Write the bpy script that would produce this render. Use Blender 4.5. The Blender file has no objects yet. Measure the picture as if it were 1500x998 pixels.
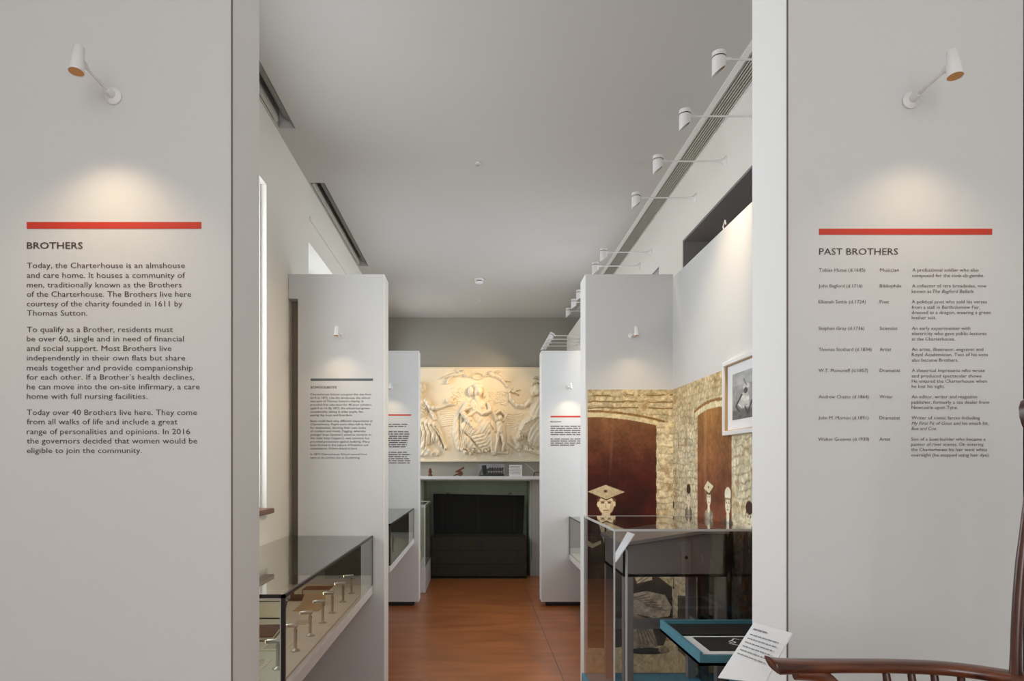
import bpy, bmesh, math, random
import numpy as np
from mathutils import Vector, Matrix, Euler
C = bpy.context.scene.collection
sc = bpy.context.scene
PI = math.pi
# ---------------------------------------------------------------- camera / light / exposure
EYE = 1.55
cam = bpy.data.cameras.new('camera'); camo = bpy.data.objects.new('camera', cam); C.objects.link(camo)
camo.location = (0, 0, EYE); camo.rotation_euler = (PI/2, 0, 0)
cam.sensor_width = 36; cam.lens = 24; cam.shift_x = 54/1500; cam.shift_y = 185/1500; cam.clip_start = 0.05
sc.camera = camo
sc.view_settings.view_transform = 'Standard'; sc.view_settings.look = 'None'
sc.view_settings.gamma = 1; sc.view_settings.use_curve_mapping = False
sc.view_settings.exposure = 0.12
w = bpy.data.worlds.new('sky'); sc.world = w; w.use_nodes = True
w.node_tree.nodes['Background'].inputs[0].default_value = (.75, .85, 1, 1)
w.node_tree.nodes['Background'].inputs[1].default_value = .6

def area(name, loc, rot, sx, sy, power, col):
    l = bpy.data.lights.new(name, 'AREA'); l.shape = 'RECTANGLE'; l.size = sx; l.size_y = sy
    l.energy = power; l.color = col
    o = bpy.data.objects.new(name, l); C.objects.link(o); o.location = loc; o.rotation_euler = rot
    return o
DAY = (.94, .975, 1.0)
area('daylight_window_near', (-1.72, 3.05, 2.3), (0, -PI/2, 0), 1.9, 2.0, 50, DAY)
area('daylight_window_far', (-1.72, 6.18, 2.3), (0, -PI/2, 0), 1.9, 2.0, 26, DAY)
area('daylight_window_last', (-1.72, 8.9, 2.3), (0, -PI/2, 0), 1.9, 1.3, 30, DAY)
area('added_rear_fill', (.15, -2.95, 2.1), (PI/2, 0, 0), 2.2, 2.2, 78, (.96, .972, 1))  # added fill light behind the camera, brightens the near panels
area('daylight_window_right', (2.1, 6.66, 2.1), (0, PI/2, 0), 1.9, 1.8, 44, DAY)

def spot(name, loc, target, power, col, size, blend=.6, radius=.02, parent=None):
    l = bpy.data.lights.new(name, 'SPOT'); l.energy = power; l.color = col
    l.spot_size = size; l.spot_blend = blend; l.shadow_soft_size = radius
    o = bpy.data.objects.new(name, l); C.objects.link(o)
    o.location = loc
    o.rotation_euler = (Vector(target)-Vector(loc)).to_track_quat('-Z', 'Y').to_euler()
    return o
WARM = (1, .78, .5)

# ---------------------------------------------------------------- helpers
def P(px, py, d): return Vector(((px-696)*d/1000, d, EYE-(py-684)*d/1000))
def lin(c):
    c = np.asarray(c, float)/255
    return np.where(c <= .04045, c/12.92, ((c+.055)/1.055)**2.4)
def mat(name, col, rough=.6, metal=0, noise=0, nscale=20, bump=0, spec=.4, emit=None, es=0, bscale=None):
    m = bpy.data.materials.new(name); m.use_nodes = True
    n = m.node_tree; b = n.nodes['Principled BSDF']
    c = tuple(col)[:3]+(1,)
    b.inputs['Base Color'].default_value = c; b.inputs['Roughness'].default_value = rough
    b.inputs['Metallic'].default_value = metal; b.inputs['Specular IOR Level'].default_value = spec
    if emit: b.inputs['Emission Color'].default_value = tuple(emit)+(1,); b.inputs['Emission Strength'].default_value = es
    if noise or bump:
        tc = n.nodes.new('ShaderNodeTexCoord'); nz = n.nodes.new('ShaderNodeTexNoise')
        nz.inputs['Scale'].default_value = nscale; nz.inputs['Detail'].default_value = 5
        n.links.new(tc.outputs['Object'], nz.inputs['Vector'])
        if noise:
            mx = n.nodes.new('ShaderNodeMix'); mx.data_type = 'RGBA'
            mx.inputs[6].default_value = tuple(x*(1-noise) for x in c[:3])+(1,)
            mx.inputs[7].default_value = tuple(min(1, x*(1+noise)) for x in c[:3])+(1,)
            n.links.new(nz.outputs['Fac'], mx.inputs[0]); n.links.new(mx.outputs[2], b.inputs['Base Color'])
        if bump:
            bp = n.nodes.new('ShaderNodeBump'); bp.inputs['Strength'].default_value = bump; bp.inputs['Distance'].default_value = .002
            if bscale:
                nb = n.nodes.new('ShaderNodeTexNoise'); nb.inputs['Scale'].default_value = bscale
                n.links.new(tc.outputs['Object'], nb.inputs['Vector']); n.links.new(nb.outputs['Fac'], bp.inputs['Height'])
            else: n.links.new(nz.outputs['Fac'], bp.inputs['Height'])
            n.links.new(bp.outputs['Normal'], b.inputs['Normal'])
    return m
def glass_mat(name, tint, refl=1.5):
    m = bpy.data.materials.new(name); m.use_nodes = True; n = m.node_tree
    for x in list(n.nodes): n.nodes.remove(x)
    out = n.nodes.new('ShaderNodeOutputMaterial'); mix = n.nodes.new('ShaderNodeMixShader')
    t = n.nodes.new('ShaderNodeBsdfTransparent'); g = n.nodes.new('ShaderNodeBsdfGlossy'); f = n.nodes.new('ShaderNodeFresnel')
    geo = n.nodes.new('ShaderNodeNewGeometry')
    t.inputs[0].default_value = tuple(tint)+(1,); g.inputs['Roughness'].default_value = .0
    f.inputs[0].default_value = refl
    # a pane reflects off the face turned to the ray; its inner face would otherwise give a false total reflection
    inv = n.nodes.new('ShaderNodeMath'); inv.operation = 'SUBTRACT'; inv.inputs[0].default_value = 1; inv.use_clamp = True
    mul = n.nodes.new('ShaderNodeMath'); mul.operation = 'MULTIPLY'
    n.links.new(geo.outputs['Backfacing'], inv.inputs[1]); n.links.new(inv.outputs[0], mul.inputs[0]); n.links.new(f.outputs[0], mul.inputs[1])
    # both faces of the sheet reflect: 2R/(1+R)
    ad = n.nodes.new('ShaderNodeMath'); ad.operation = 'ADD'; ad.inputs[1].default_value = 1
    dv = n.nodes.new('ShaderNodeMath'); dv.operation = 'DIVIDE'; m2 = n.nodes.new('ShaderNodeMath'); m2.operation = 'MULTIPLY'; m2.inputs[1].default_value = 2
    n.links.new(mul.outputs[0], ad.inputs[0]); n.links.new(mul.outputs[0], m2.inputs[0])
    n.links.new(m2.outputs[0], dv.inputs[0]); n.links.new(ad.outputs[0], dv.inputs[1])
    n.links.new(dv.outputs[0], mix.inputs[0]); n.links.new(t.outputs[0], mix.inputs[1]); n.links.new(g.outputs[0], mix.inputs[2])
    n.links.new(mix.outputs[0], out.inputs[0])
    return m
def vcol_mat(name, rough=.8, gain=1.0):
    m = bpy.data.materials.new(name); m.use_nodes = True; n = m.node_tree
    b = n.nodes['Principled BSDF']; b.inputs['Roughness'].default_value = rough; b.inputs['Specular IOR Level'].default_value = .2
    a = n.nodes.new('ShaderNodeVertexColor'); a.layer_name = 'print'
    n.links.new(a.outputs[0], b.inputs['Base Color'])
    return m

OFF = {}
def tag(o, label=None, cat=None, group=None, kind=None):
    if label: o['label'] = label
    if cat: o['category'] = cat
    if group: o['group'] = group
    if kind: o['kind'] = kind
    return o
def thing(name, label, cat, loc=(0, 0, 0), group=None):
    o = bpy.data.objects.new(name, None); C.objects.link(o); o.location = loc; o.empty_display_size = .05
    OFF[o] = Vector(loc)
    return tag(o, label, cat, group)
def obj(name, bm, m, parent=None, smooth=False, label=None, recalc=True):
    if recalc: bmesh.ops.recalc_face_normals(bm, faces=bm.faces)
    me = bpy.data.meshes.new(name)
    off = OFF[parent] if parent else Vector((0, 0, 0))
    if off.length: bmesh.ops.translate(bm, vec=-off, verts=bm.verts)
    for f in bm.faces: f.smooth = smooth
    bm.to_mesh(me); bm.free()
    if smooth: me.set_sharp_from_angle(angle=math.radians(40))
    o = bpy.data.objects.new(name, me); C.objects.link(o)
    if m: me.materials.append(m)
    if parent: o.parent = parent
    OFF[o] = off.copy()
    if label: o['label'] = label
    return o
def dup(root, loc, label=None, rot=None):
    r = root.copy(); C.objects.link(r); r.location = loc
    if rot: r.rotation_euler = rot
    if label: r['label'] = label
    def rec(a, b):
        for ch in list(a.children):
            c = ch.copy(); C.objects.link(c); c.parent = b; rec(ch, c)
    rec(root, r); return r
def struct(name, bm, m, parent=None):
    o = obj(name, bm, m, parent)
    if not parent: o['kind'] = 'structure'
    return o
def B(): return bmesh.new()
def bx(bm, x0, x1, y0, y1, z0, z1, bev=0, seg=2):
    if x0 > x1: x0, x1 = x1, x0
    if y0 > y1: y0, y1 = y1, y0
    if z0 > z1: z0, z1 = z1, z0
    v = [bm.verts.new(p) for p in [(x0,y0,z0),(x1,y0,z0),(x1,y1,z0),(x0,y1,z0),(x0,y0,z1),(x1,y0,z1),(x1,y1,z1),(x0,y1,z1)]]
    fs = [bm.faces.new([v[i] for i in q]) for q in [(0,3,2,1),(4,5,6,7),(0,1,5,4),(1,2,6,5),(2,3,7,6),(3,0,4,7)]]
    if bev:
        es = list({e for f in fs for e in f.edges})
        bmesh.ops.bevel(bm, geom=es, offset=bev, segments=seg, affect='EDGES', profile=.5)
    return bm
def box(*a, **k): return bx(B(), *a, **k)
def prism(bm, pts, depth_vec):
    a = [bm.verts.new(p) for p in pts]; b = [bm.verts.new(Vector(p)+Vector(depth_vec)) for p in pts]
    n = len(pts); bm.faces.new(a); bm.faces.new(b[::-1])
    for i in range(n): bm.faces.new((a[i], b[i], b[(i+1) % n], a[(i+1) % n]))
    return bm
def tube(bm, pts, rad, n=12, cap=True, flat=None):
    pts = [Vector(p) for p in pts]
    rads = rad if isinstance(rad, (list, tuple)) else [rad]*len(pts)
    rings = []; up = None
    for i, p in enumerate(pts):
        t = ((pts[i+1] if i < len(pts)-1 else p)-(pts[i-1] if i else p)).normalized()
        if up is None:
            up = Vector((0, 0, 1)) if abs(t.z) < .9 else Vector((1, 0, 0))
        s = t.cross(up).normalized(); u = s.cross(t).normalized(); up = u
        fz = flat if flat else 1
        rings.append([bm.verts.new(p+s*math.cos(2*PI*k/n)*rads[i]+u*math.sin(2*PI*k/n)*rads[i]*fz) for k in range(n)])
    for a, b in zip(rings, rings[1:]):
        for k in range(n): bm.faces.new((a[k], a[(k+1) % n], b[(k+1) % n], b[k]))
    if cap: bm.faces.new(rings[0][::-1]); bm.faces.new(rings[-1])
    return bm
def lathe(bm, prof, origin=(0, 0, 0), n=20, M=None):
    o = Vector(origin); rings = []
    for r, z in prof:
        ring = []
        for k in range(n):
            p = Vector((r*math.cos(2*PI*k/n), r*math.sin(2*PI*k/n), z))
            if M: p = M @ p
            ring.append(bm.verts.new(p+o))
        rings.append(ring)
    for a, b in zip(rings, rings[1:]):
        for k in range(n): bm.faces.new((a[k], a[(k+1) % n], b[(k+1) % n], b[k]))
    bm.faces.new(rings[0][::-1]); bm.faces.new(rings[-1])
    return bm

# ---- text -------------------------------------------------------------------
def _raw(s, shear=0, bold=0):
    cu = bpy.data.curves.new('t', 'FONT'); cu.body = s; cu.size = 1; cu.resolution_u = 2; cu.shear = shear; cu.offset = bold
    o = bpy.data.objects.new('t', cu); C.objects.link(o); bpy.context.view_layer.update()
    me = bpy.data.meshes.new_from_object(o.evaluated_get(bpy.context.evaluated_depsgraph_get()))
    v = np.array([x.co[:2] for x in me.vertices]).reshape(-1, 2); f = [tuple(p.vertices) for p in me.polygons]
    bpy.data.objects.remove(o); bpy.data.curves.remove(cu); bpy.data.meshes.remove(me)
    return v, f
def text_into(bm, segs, x0, x1, zb, size, place, bold=0):
    """one line of lettering from x0 to x1 (x1 None: natural width), baseline zb"""
    if isinstance(segs, str): segs = [(segs, 0)]
    V = []; F = []; cur = 0
    for s, it in segs:
        v, f = _raw(s, .25 if it else 0, bold)
        v = v.copy(); v[:, 0] += cur - v[:, 0].min()
        F += [tuple(i+sum(len(a) for a in V) for i in q) for q in f]
        V.append(v); cur = v[:, 0].max()+.28
    V = np.concatenate(V); wd = V[:, 0].max()
    sx = size if x1 is None else (x1-x0)/wd
    vs = [bm.verts.new(place(x0+a*sx, zb+b*size)) for a, b in V]
    for q in F:
        try: bm.faces.new([vs[i] for i in q])
        except ValueError: pass
def greek(bm, x0, x1, z, h, place, rng):
    """a line too small to read: word-long dashes"""
    x = x0
    while x < x1:
        wl = min(rng.uniform(1.6, 6)*h, x1-x)
        q = [place(x, z), place(x+wl, z), place(x+wl, z+h*.62), place(x, z+h*.62)]
        bm.faces.new([bm.verts.new(p) for p in q]); x += wl+h*.55

# ---- painted prints ------------------------------------------------------------
RNG = np.random.default_rng(4)
def vnoise(X, Y, s, seed=0):
    g = np.random.default_rng(seed).random((97, 97))
    x = np.asarray(X)/s; y = np.asarray(Y)/s
    xi = np.floor(x).astype(int); yi = np.floor(y).astype(int); fx = x-xi; fy = y-yi
    fx = fx*fx*(3-2*fx); fy = fy*fy*(3-2*fy)
    a = g[yi % 97, xi % 97]; b = g[yi % 97, (xi+1) % 97]; c = g[(yi+1) % 97, xi % 97]; d = g[(yi+1) % 97, (xi+1) % 97]
    return (a*(1-fx)+b*fx)*(1-fy)+(c*(1-fx)+d*fx)*fy
def fbm(X, Y, s, seed=0, o=4):
    r = 0; a = .5; t = 0
    for k in range(o): r = r+a*vnoise(X, Y, s/2**k, seed+k); t += a; a *= .55
    return r/t
def grid_mesh(name, pos, col, m, parent=None):
    """pos (H,W,3) world, col (H,W,3) sRGB 0..255 or None"""
    H, W = pos.shape[:2]
    me = bpy.data.meshes.new(name)
    off = OFF[parent] if parent else Vector((0, 0, 0))
    v = (pos-np.array(off)).reshape(-1, 3)
    i = np.arange(H*W).reshape(H, W)
    q = np.stack([i[1:, :-1], i[1:, 1:], i[:-1, 1:], i[:-1, :-1]], -1).reshape(-1, 4)
    me.vertices.add(H*W); me.vertices.foreach_set('co', v.astype(np.float32).ravel())
    n = len(q); me.loops.add(n*4); me.loops.foreach_set('vertex_index', q.astype(np.int32).ravel())
    me.polygons.add(n); me.polygons.foreach_set('loop_start', np.arange(0, n*4, 4, dtype=np.int32))
    me.update(calc_edges=True); me.validate()
    if col is not None:
        a = me.color_attributes.new('print', 'FLOAT_COLOR', 'POINT')
        c = np.ones((H*W, 4), np.float32); c[:, :3] = lin(np.clip(col, 0, 255)).reshape(-1, 3)
        a.data.foreach_set('color', c.ravel())
    else:
        me.polygons.foreach_set('use_smooth', np.ones(n, bool))
    o = bpy.data.objects.new(name, me); C.objects.link(o); me.materials.append(m)
    if parent: o.parent = parent
    OFF[o] = off.copy()
    return o
class Paint:
    def __init__(s, X, Y): s.X = X; s.Y = Y; s.c = np.zeros(X.shape+(3,))
    def fill(s, mask, col, tex=0, scale=4, seed=1):
        m = np.clip(mask, 0, 1)[..., None]; col = np.array(col, float)
        t = 1+tex*(fbm(s.X, s.Y, scale, seed)-.5)*2 if tex else np.ones(s.X.shape)
        s.c = s.c*(1-m)+m*col*t[..., None]
    def ell(s, cx, cy, rx, ry, ang=0, soft=.12):
        dx = s.X-cx; dy = s.Y-cy; ca, sa = math.cos(ang), math.sin(ang)
        r = np.hypot((dx*ca+dy*sa)/rx, (-dx*sa+dy*ca)/ry)
        return np.clip((1-r)/soft+.5, 0, 1)
    def poly(s, pts):
        inside = np.zeros(s.X.shape, bool); n = len(pts)
        for i in range(n):
            x1, y1 = pts[i]; x2, y2 = pts[(i+1) % n]
            if y1 == y2: continue
            cond = ((y1 > s.Y) != (y2 > s.Y)) & (s.X < (x2-x1)*(s.Y-y1)/(y2-y1)+x1)
            inside ^= cond
        return inside.astype(float)
    def line(s, pts, w):
        d = np.full(s.X.shape, 1e9)
        for (x1, y1), (x2, y2) in zip(pts, pts[1:]):
            L = (x2-x1)**2+(y2-y1)**2+1e-9
            t = np.clip(((s.X-x1)*(x2-x1)+(s.Y-y1)*(y2-y1))/L, 0, 1)
            d = np.minimum(d, np.hypot(s.X-x1-t*(x2-x1), s.Y-y1-t*(y2-y1)))
        return np.clip(w/2-d+.5, 0, 1)

# ---------------------------------------------------------------- materials
M = {}
M['panel'] = mat('panel_paint', (.65, .645, .635), .55, bump=.15, nscale=180, noise=.01)
M['edge'] = mat('white_panel_edge', (.90, .90, .895), .45, noise=.008)  # aisle ends set whiter than the panel faces
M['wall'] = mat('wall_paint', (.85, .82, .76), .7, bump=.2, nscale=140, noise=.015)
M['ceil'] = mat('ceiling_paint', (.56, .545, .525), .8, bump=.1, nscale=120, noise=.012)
M['grey_wall'] = mat('grey_wall_paint', (.36, .345, .30), .75, bump=.15, nscale=120, noise=.03)
M['recess'] = mat('recess_shade_tone', (.22, .205, .20), .8, noise=.04, nscale=30)  # dark tone stands for the shade on soffits and jambs
M['white'] = mat('white_enamel', (.80, .79, .78), .35, noise=.01, nscale=60)
M['white_gloss'] = mat('white_gloss_paint', (.80, .80, .79), .3)
M['red'] = mat('red_vinyl', tuple(lin((196, 58, 40))), .5, noise=.03)
M['slate'] = mat('slate_vinyl', tuple(lin((92, 98, 104))), .5, noise=.03)
M['ink'] = mat('brown_lettering', tuple(lin((76, 58, 54))), .7, noise=.02)
M['ink_soft'] = mat('soft_brown_lettering', tuple(lin((104, 90, 88))), .7, noise=.02)
M['ink_pale'] = mat('pale_grey_lettering', tuple(lin((140, 138, 140))), .7, noise=.02)
M['ink_grey'] = mat('grey_lettering', tuple(lin((96, 92, 92))), .7, noise=.02)
M['seam'] = mat('seam_shadow_joint', tuple(lin((110, 96, 92))), .7)  # joint line with the corner's shade put into its colour
M['dark_seal'] = mat('dark_glass_seal', tuple(lin((48, 42, 36))), .35)
M['alu'] = mat('pale_aluminium', (.62, .62, .61), .35, metal=.8)
M['chrome'] = mat('satin_nickel', (.55, .52, .46), .28, metal=.9)
M['glass'] = glass_mat('case_glass', (.955, .965, .95))
M['glass_top'] = glass_mat('coated_case_top_glass', (.955, .965, .95), 1.9)
M['glass_side'] = glass_mat('low_glare_case_glass', (.95, .96, .945), 1.35)
M['acrylic'] = glass_mat('clear_acrylic', (.96, .965, .97), 1.45)
M['window_glass'] = glass_mat('window_glass', (.97, .98, .98), 1.5)
M['acrylic_edge'] = mat('acrylic_edge', (.62, .63, .62), .25)
M['lining'] = mat('dark_case_lining', tuple(lin((92, 86, 74))), .9, noise=.08, nscale=200)
M['linen'] = mat('pale_case_lining', tuple(lin((214, 206, 186))), .9, noise=.04, nscale=200)
M['teal'] = mat('teal_paint', tuple(lin((84, 142, 160))), .5, noise=.03, nscale=40)
M['oak'] = mat('dark_sill_wood', tuple(lin((118, 82, 62))), .45, noise=.2, nscale=40)
M['slot'] = mat('taupe_slot_shade', tuple(lin((150, 132, 112))), .8, noise=.05)
M['desk'] = mat('dark_school_desk_wood', tuple(lin((124, 115, 112))), .45, noise=.12, nscale=18, bump=.2)
M['chest_in'] = mat('black_chest_lining', tuple(lin((20, 18, 16))), .75, noise=.3, nscale=30, bump=.4)
M['chest'] = mat('dark_chest_wood', tuple(lin((50, 46, 32))), .7, noise=.35, nscale=14, bump=.5)
M['iron'] = mat('black_iron', (.03, .03, .028), .5, metal=.5)
M['strap'] = mat('dark_strap', tuple(lin((27, 25, 23))), .7)
M['hearth'] = mat('green_grey_hearth', tuple(lin((196, 205, 182))), .85, noise=.08, nscale=12)
M['plaster'] = mat('cream_plaster', tuple(lin((236, 224, 200))), .8, noise=.02, nscale=40, bump=.1)
M['paper'] = mat('white_card', (.84, .84, .85), .7)
M['cream'] = mat('cream_paper', tuple(lin((226, 214, 186))), .8, noise=.04)
M['leather'] = mat('brown_leather', tuple(lin((112, 62, 40))), .55, noise=.18, nscale=50, bump=.3)
M['dark_leather'] = mat('dark_leather', tuple(lin((58, 50, 44))), .5, noise=.15, nscale=50, bump=.3)
M['tan'] = mat('tan_board', tuple(lin((182, 152, 112))), .7, noise=.08, nscale=30)
M['black'] = mat('black_print', (.02, .019, .02), .55, noise=.2)
M['print_col'] = vcol_mat('photographic_print', .75)
M['bulb'] = mat('lit_bulb', (1, .8, .5), .4, emit=(1, .72, .38), es=9)
M['bulb_dim'] = mat('dim_bulb', (.7, .5, .3), .4, emit=(1, .55, .25), es=2.2)
M['ring'] = mat('dark_lamp_ring', tuple(lin((96, 62, 50))), .5)
M['shade_in'] = mat('brass_reflector', tuple(lin((196, 140, 84))), .3, metal=.7)
M['blind'] = mat('grey_blind_fabric', tuple(lin((150, 152, 146))), .85, noise=.03, nscale=200)
M['slat'] = mat('grey_slat_metal', tuple(lin((190, 188, 178))), .5, metal=.0)
M['void'] = mat('duct_void', tuple(lin((58, 56, 48))), .9)
M['brown_wood'] = mat('brown_carved_wood', tuple(lin((112, 66, 48))), .5, noise=.2, nscale=60)

def wood(name, c1, c2, scale=(60, 6, 60), rough=.3):
    m = bpy.data.materials.new(name); m.use_nodes = True; n = m.node_tree; b = n.nodes['Principled BSDF']
    tc = n.nodes.new('ShaderNodeTexCoord'); mp = n.nodes.new('ShaderNodeMapping'); nz = n.nodes.new('ShaderNodeTexNoise'); r = n.nodes.new('ShaderNodeValToRGB')
    mp.inputs['Scale'].default_value = scale; nz.inputs['Detail'].default_value = 6; nz.inputs['Scale'].default_value = 1
    r.color_ramp.elements[0].color = tuple(c1)+(1,); r.color_ramp.elements[1].color = tuple(c2)+(1,)
    r.color_ramp.elements[0].position = .3; r.color_ramp.elements[1].position = .7
    n.links.new(tc.outputs['Object'], mp.inputs[0]); n.links.new(mp.outputs[0], nz.inputs['Vector'])
    n.links.new(nz.outputs['Fac'], r.inputs[0]); n.links.new(r.outputs[0], b.inputs['Base Color']); b.inputs['Roughness'].default_value = rough
    b.inputs['Coat Weight'].default_value = .3; b.inputs['Coat Roughness'].default_value = .15
    return m
M['chair'] = wood('polished_red_brown_wood', lin((58, 26, 16)), lin((122, 66, 38)), (6, 90, 90))
M['chair_post'] = wood('polished_dark_post_wood', lin((50, 24, 18)), lin((92, 48, 34)), (90, 90, 6))

# floor: orange-brown sheet with a fine seam and gloss streaks painted into its colour
def floor_mat():
    m = bpy.data.materials.new('orange_brown_floor'); m.use_nodes = True; n = m.node_tree; b = n.nodes['Principled BSDF']
    tc = n.nodes.new('ShaderNodeTexCoord'); sep = n.nodes.new('ShaderNodeSeparateXYZ')
    n.links.new(tc.outputs['Object'], sep.inputs[0])
    nz = n.nodes.new('ShaderNodeTexNoise'); nz.inputs['Scale'].default_value = 5; nz.inputs['Detail'].default_value = 6
    mp = n.nodes.new('ShaderNodeMapping'); mp.inputs['Scale'].default_value = (.35, 1.3, 1)
    n.links.new(tc.outputs['Object'], mp.inputs[0]); n.links.new(mp.outputs[0], nz.inputs['Vector'])
    r = n.nodes.new('ShaderNodeValToRGB')
    r.color_ramp.elements[0].color = tuple(lin((146, 84, 44)))+(1,); r.color_ramp.elements[1].color = tuple(lin((172, 104, 60)))+(1,)
    r.color_ramp.elements[0].position = .35; r.color_ramp.elements[1].position = .65
    n.links.new(nz.outputs['Fac'], r.inputs[0])
    n2 = n.nodes.new('ShaderNodeTexNoise'); n2.inputs['Scale'].default_value = 160
    n.links.new(tc.outputs['Object'], n2.inputs['Vector'])
    m1 = n.nodes.new('ShaderNodeMath'); m1.operation = 'SUBTRACT'; m1.inputs[1].default_value = .642
    m2 = n.nodes.new('ShaderNodeMath'); m2.operation = 'ABSOLUTE'; m3 = n.nodes.new('ShaderNodeMath'); m3.operation = 'LESS_THAN'; m3.inputs[1].default_value = .0035
    n.links.new(sep.outputs[0], m1.inputs[0]); n.links.new(m1.outputs[0], m2.inputs[0]); n.links.new(m2.outputs[0], m3.inputs[0])
    mx = n.nodes.new('ShaderNodeMix'); mx.data_type = 'RGBA'; mx.inputs[7].default_value = tuple(lin((84, 52, 34)))+(1,)
    n.links.new(m3.outputs[0], mx.inputs[0]); n.links.new(r.outputs[0], mx.inputs[6]); n.links.new(mx.outputs[2], b.inputs['Base Color'])
    b.inputs['Roughness'].default_value = .3; b.inputs['Specular IOR Level'].default_value = .6
    bp = n.nodes.new('ShaderNodeBump'); bp.inputs['Strength'].default_value = .06; bp.inputs['Distance'].default_value = .001
    n.links.new(n2.outputs['Fac'], bp.inputs['Height']); n.links.new(bp.outputs['Normal'], b.inputs['Normal'])
    return m
M['floor'] = floor_mat()

# ---------------------------------------------------------------- the room
XL, XR = -1.25, 1.54
ZC = EYE+2.13            # ceiling
YB, YF = 9.75, -2.6      # far wall, wall behind the camera
HEAD = EYE+1.69          # window heads
SILL = 1.30
struct('floor', box(XL-.4, XR+.4, YF-.2, YB+.9, -.1, 0), M['floor'])
# ceiling with two blind pockets on the left and an air slot on the right
POCK = [(2.0, 4.30), (5.12, 7.24)]
bm = B()
PX0, PX1 = XL+.015, -1.13
GX0, GX1 = 1.412, 1.535
bx(bm, PX1, GX0, YF-.2, YB+.4, ZC, ZC+.3)
ys = [YF-.2, POCK[0][0], POCK[0][1], POCK[1][0], POCK[1][1], YB+.4]
for a, b in ((0, 1), (2, 3), (4, 5)): bx(bm, XL-.4, PX1, ys[a], ys[b], ZC, ZC+.3)
for a, b in POCK: bx(bm, XL-.4, PX1, a, b, ZC+.15, ZC+.3); bx(bm, XL-.4, PX0, a, b, ZC, ZC+.15)
GY0, GY1 = 2.2, 9.3
bx(bm, GX0, XR+.4, YF-.2, GY0, ZC, ZC+.3); bx(bm, GX0, XR+.4, GY1, YB+.4, ZC, ZC+.3)
bx(bm, GX0, XR+.4, GY0, GY1, ZC+.14, ZC+.3); bx(bm, GX1, XR+.4, GY0, GY1, ZC, ZC+.14)
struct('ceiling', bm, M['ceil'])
# left wall: piers, spandrels and lintels around the windows
WT = .36
LW = [(2.0, 4.09), (5.12, 7.20), (8.2, 9.5)]
bm = B(); prev = YF-.2
for a, b in LW:
    bx(bm, XL-WT, XL, prev, a, 0, ZC); bx(bm, XL-WT, XL, a, b, 0, SILL); bx(bm, XL-WT, XL, a, b, HEAD, ZC); prev = b
bx(bm, XL-WT, XL, prev, YB+.2, 0, ZC)
struct('wall_left', bm, M['wall'])
for i, (a, b) in enumerate(LW):
    fr = B(); X0, X1 = XL-.30, XL-.24
    bx(fr, X0, X1, a, a+.07, SILL, HEAD); bx(fr, X0, X1, b-.07, b, SILL, HEAD)
    bx(fr, X0, X1, a, b, SILL, SILL+.09); bx(fr, X0, X1, a, b, HEAD-.07, HEAD)
    mid = (a+b)/2; zm = (SILL+HEAD)/2
    bx(fr, X0+.01, X1-.005, mid-.025, mid+.025, SILL, HEAD); bx(fr, X0+.01, X1-.005, a, b, zm-.03, zm+.03)
    f = struct('window_%d' % (i+1), fr, M['white_gloss'])
    struct('pane', box(X0+.02, X0+.026, a+.06, b-.06, SILL+.08, HEAD-.06), M['window_glass'], f)
    s = B()
    bx(s, XL-.24, XL+.045, a-.06 if i else a, b+.012, SILL-.028, SILL+.003, bev=.006)
    struct('window_sill', s, M['oak'], f)
    # glazing bead stripes down the far reveal
    g = B()
    for k in range(3): bx(g, XL-.05-.06*k, XL-.035-.06*k, b-.012, b, SILL+.01, HEAD)
    struct('reveal_bead', g, M['white_gloss'], f)
struct('trim_1', box(XL, XL+.012, 5.14, 7.2, EYE+1.86, EYE+1.885), M['wall'])
# right wall: window bays above the boards, recess shade put into their colour, boxed-out end
HR = EYE+1.679
bm = B(); prev = YF-.2
for a, b in [(1.9, 5.07), (5.72, 7.6)]:
    bx(bm, XR, XR+.3, prev, a, 0, ZC); bx(bm, XR, XR+.3, a, b, 0, .9); bx(bm, XR, XR+.3, a, b, HR, ZC); prev = b
bx(bm, XR, XR+.3, prev, YB+.2, 0, ZC)
bx(bm, 1.31, XR, 7.83, YB, 0, EYE+1.86)
struct('wall_right', bm, M['wall'])
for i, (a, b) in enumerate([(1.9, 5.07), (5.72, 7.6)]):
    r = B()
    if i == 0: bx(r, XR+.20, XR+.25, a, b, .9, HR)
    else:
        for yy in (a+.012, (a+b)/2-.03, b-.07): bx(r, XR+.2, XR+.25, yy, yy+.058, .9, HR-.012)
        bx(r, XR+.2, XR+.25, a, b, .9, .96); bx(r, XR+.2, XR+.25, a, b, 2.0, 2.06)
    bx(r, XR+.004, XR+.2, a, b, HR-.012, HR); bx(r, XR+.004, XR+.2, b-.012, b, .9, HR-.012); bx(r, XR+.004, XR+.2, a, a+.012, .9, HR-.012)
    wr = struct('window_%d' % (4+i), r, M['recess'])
    if i: struct('pane', box(XR+.222, XR+.228, a+.02, b-.02, .95, HR-.02), M['window_glass'], wr)
# far wall, around the hearth
HX0, HX1, HZ = -.757, .80, 1.365
bm = B()
bx(bm, XL, HX0, YB, YB+.9, 0, ZC); bx(bm, HX1, XR, YB, YB+.9, 0, ZC); bx(bm, HX0, HX1, YB, YB+.9, HZ, ZC)
bx(bm, HX0, HX1, YB+.6, YB+.9, 0, HZ)
struct('wall_back', bm, M['grey_wall'])
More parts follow.
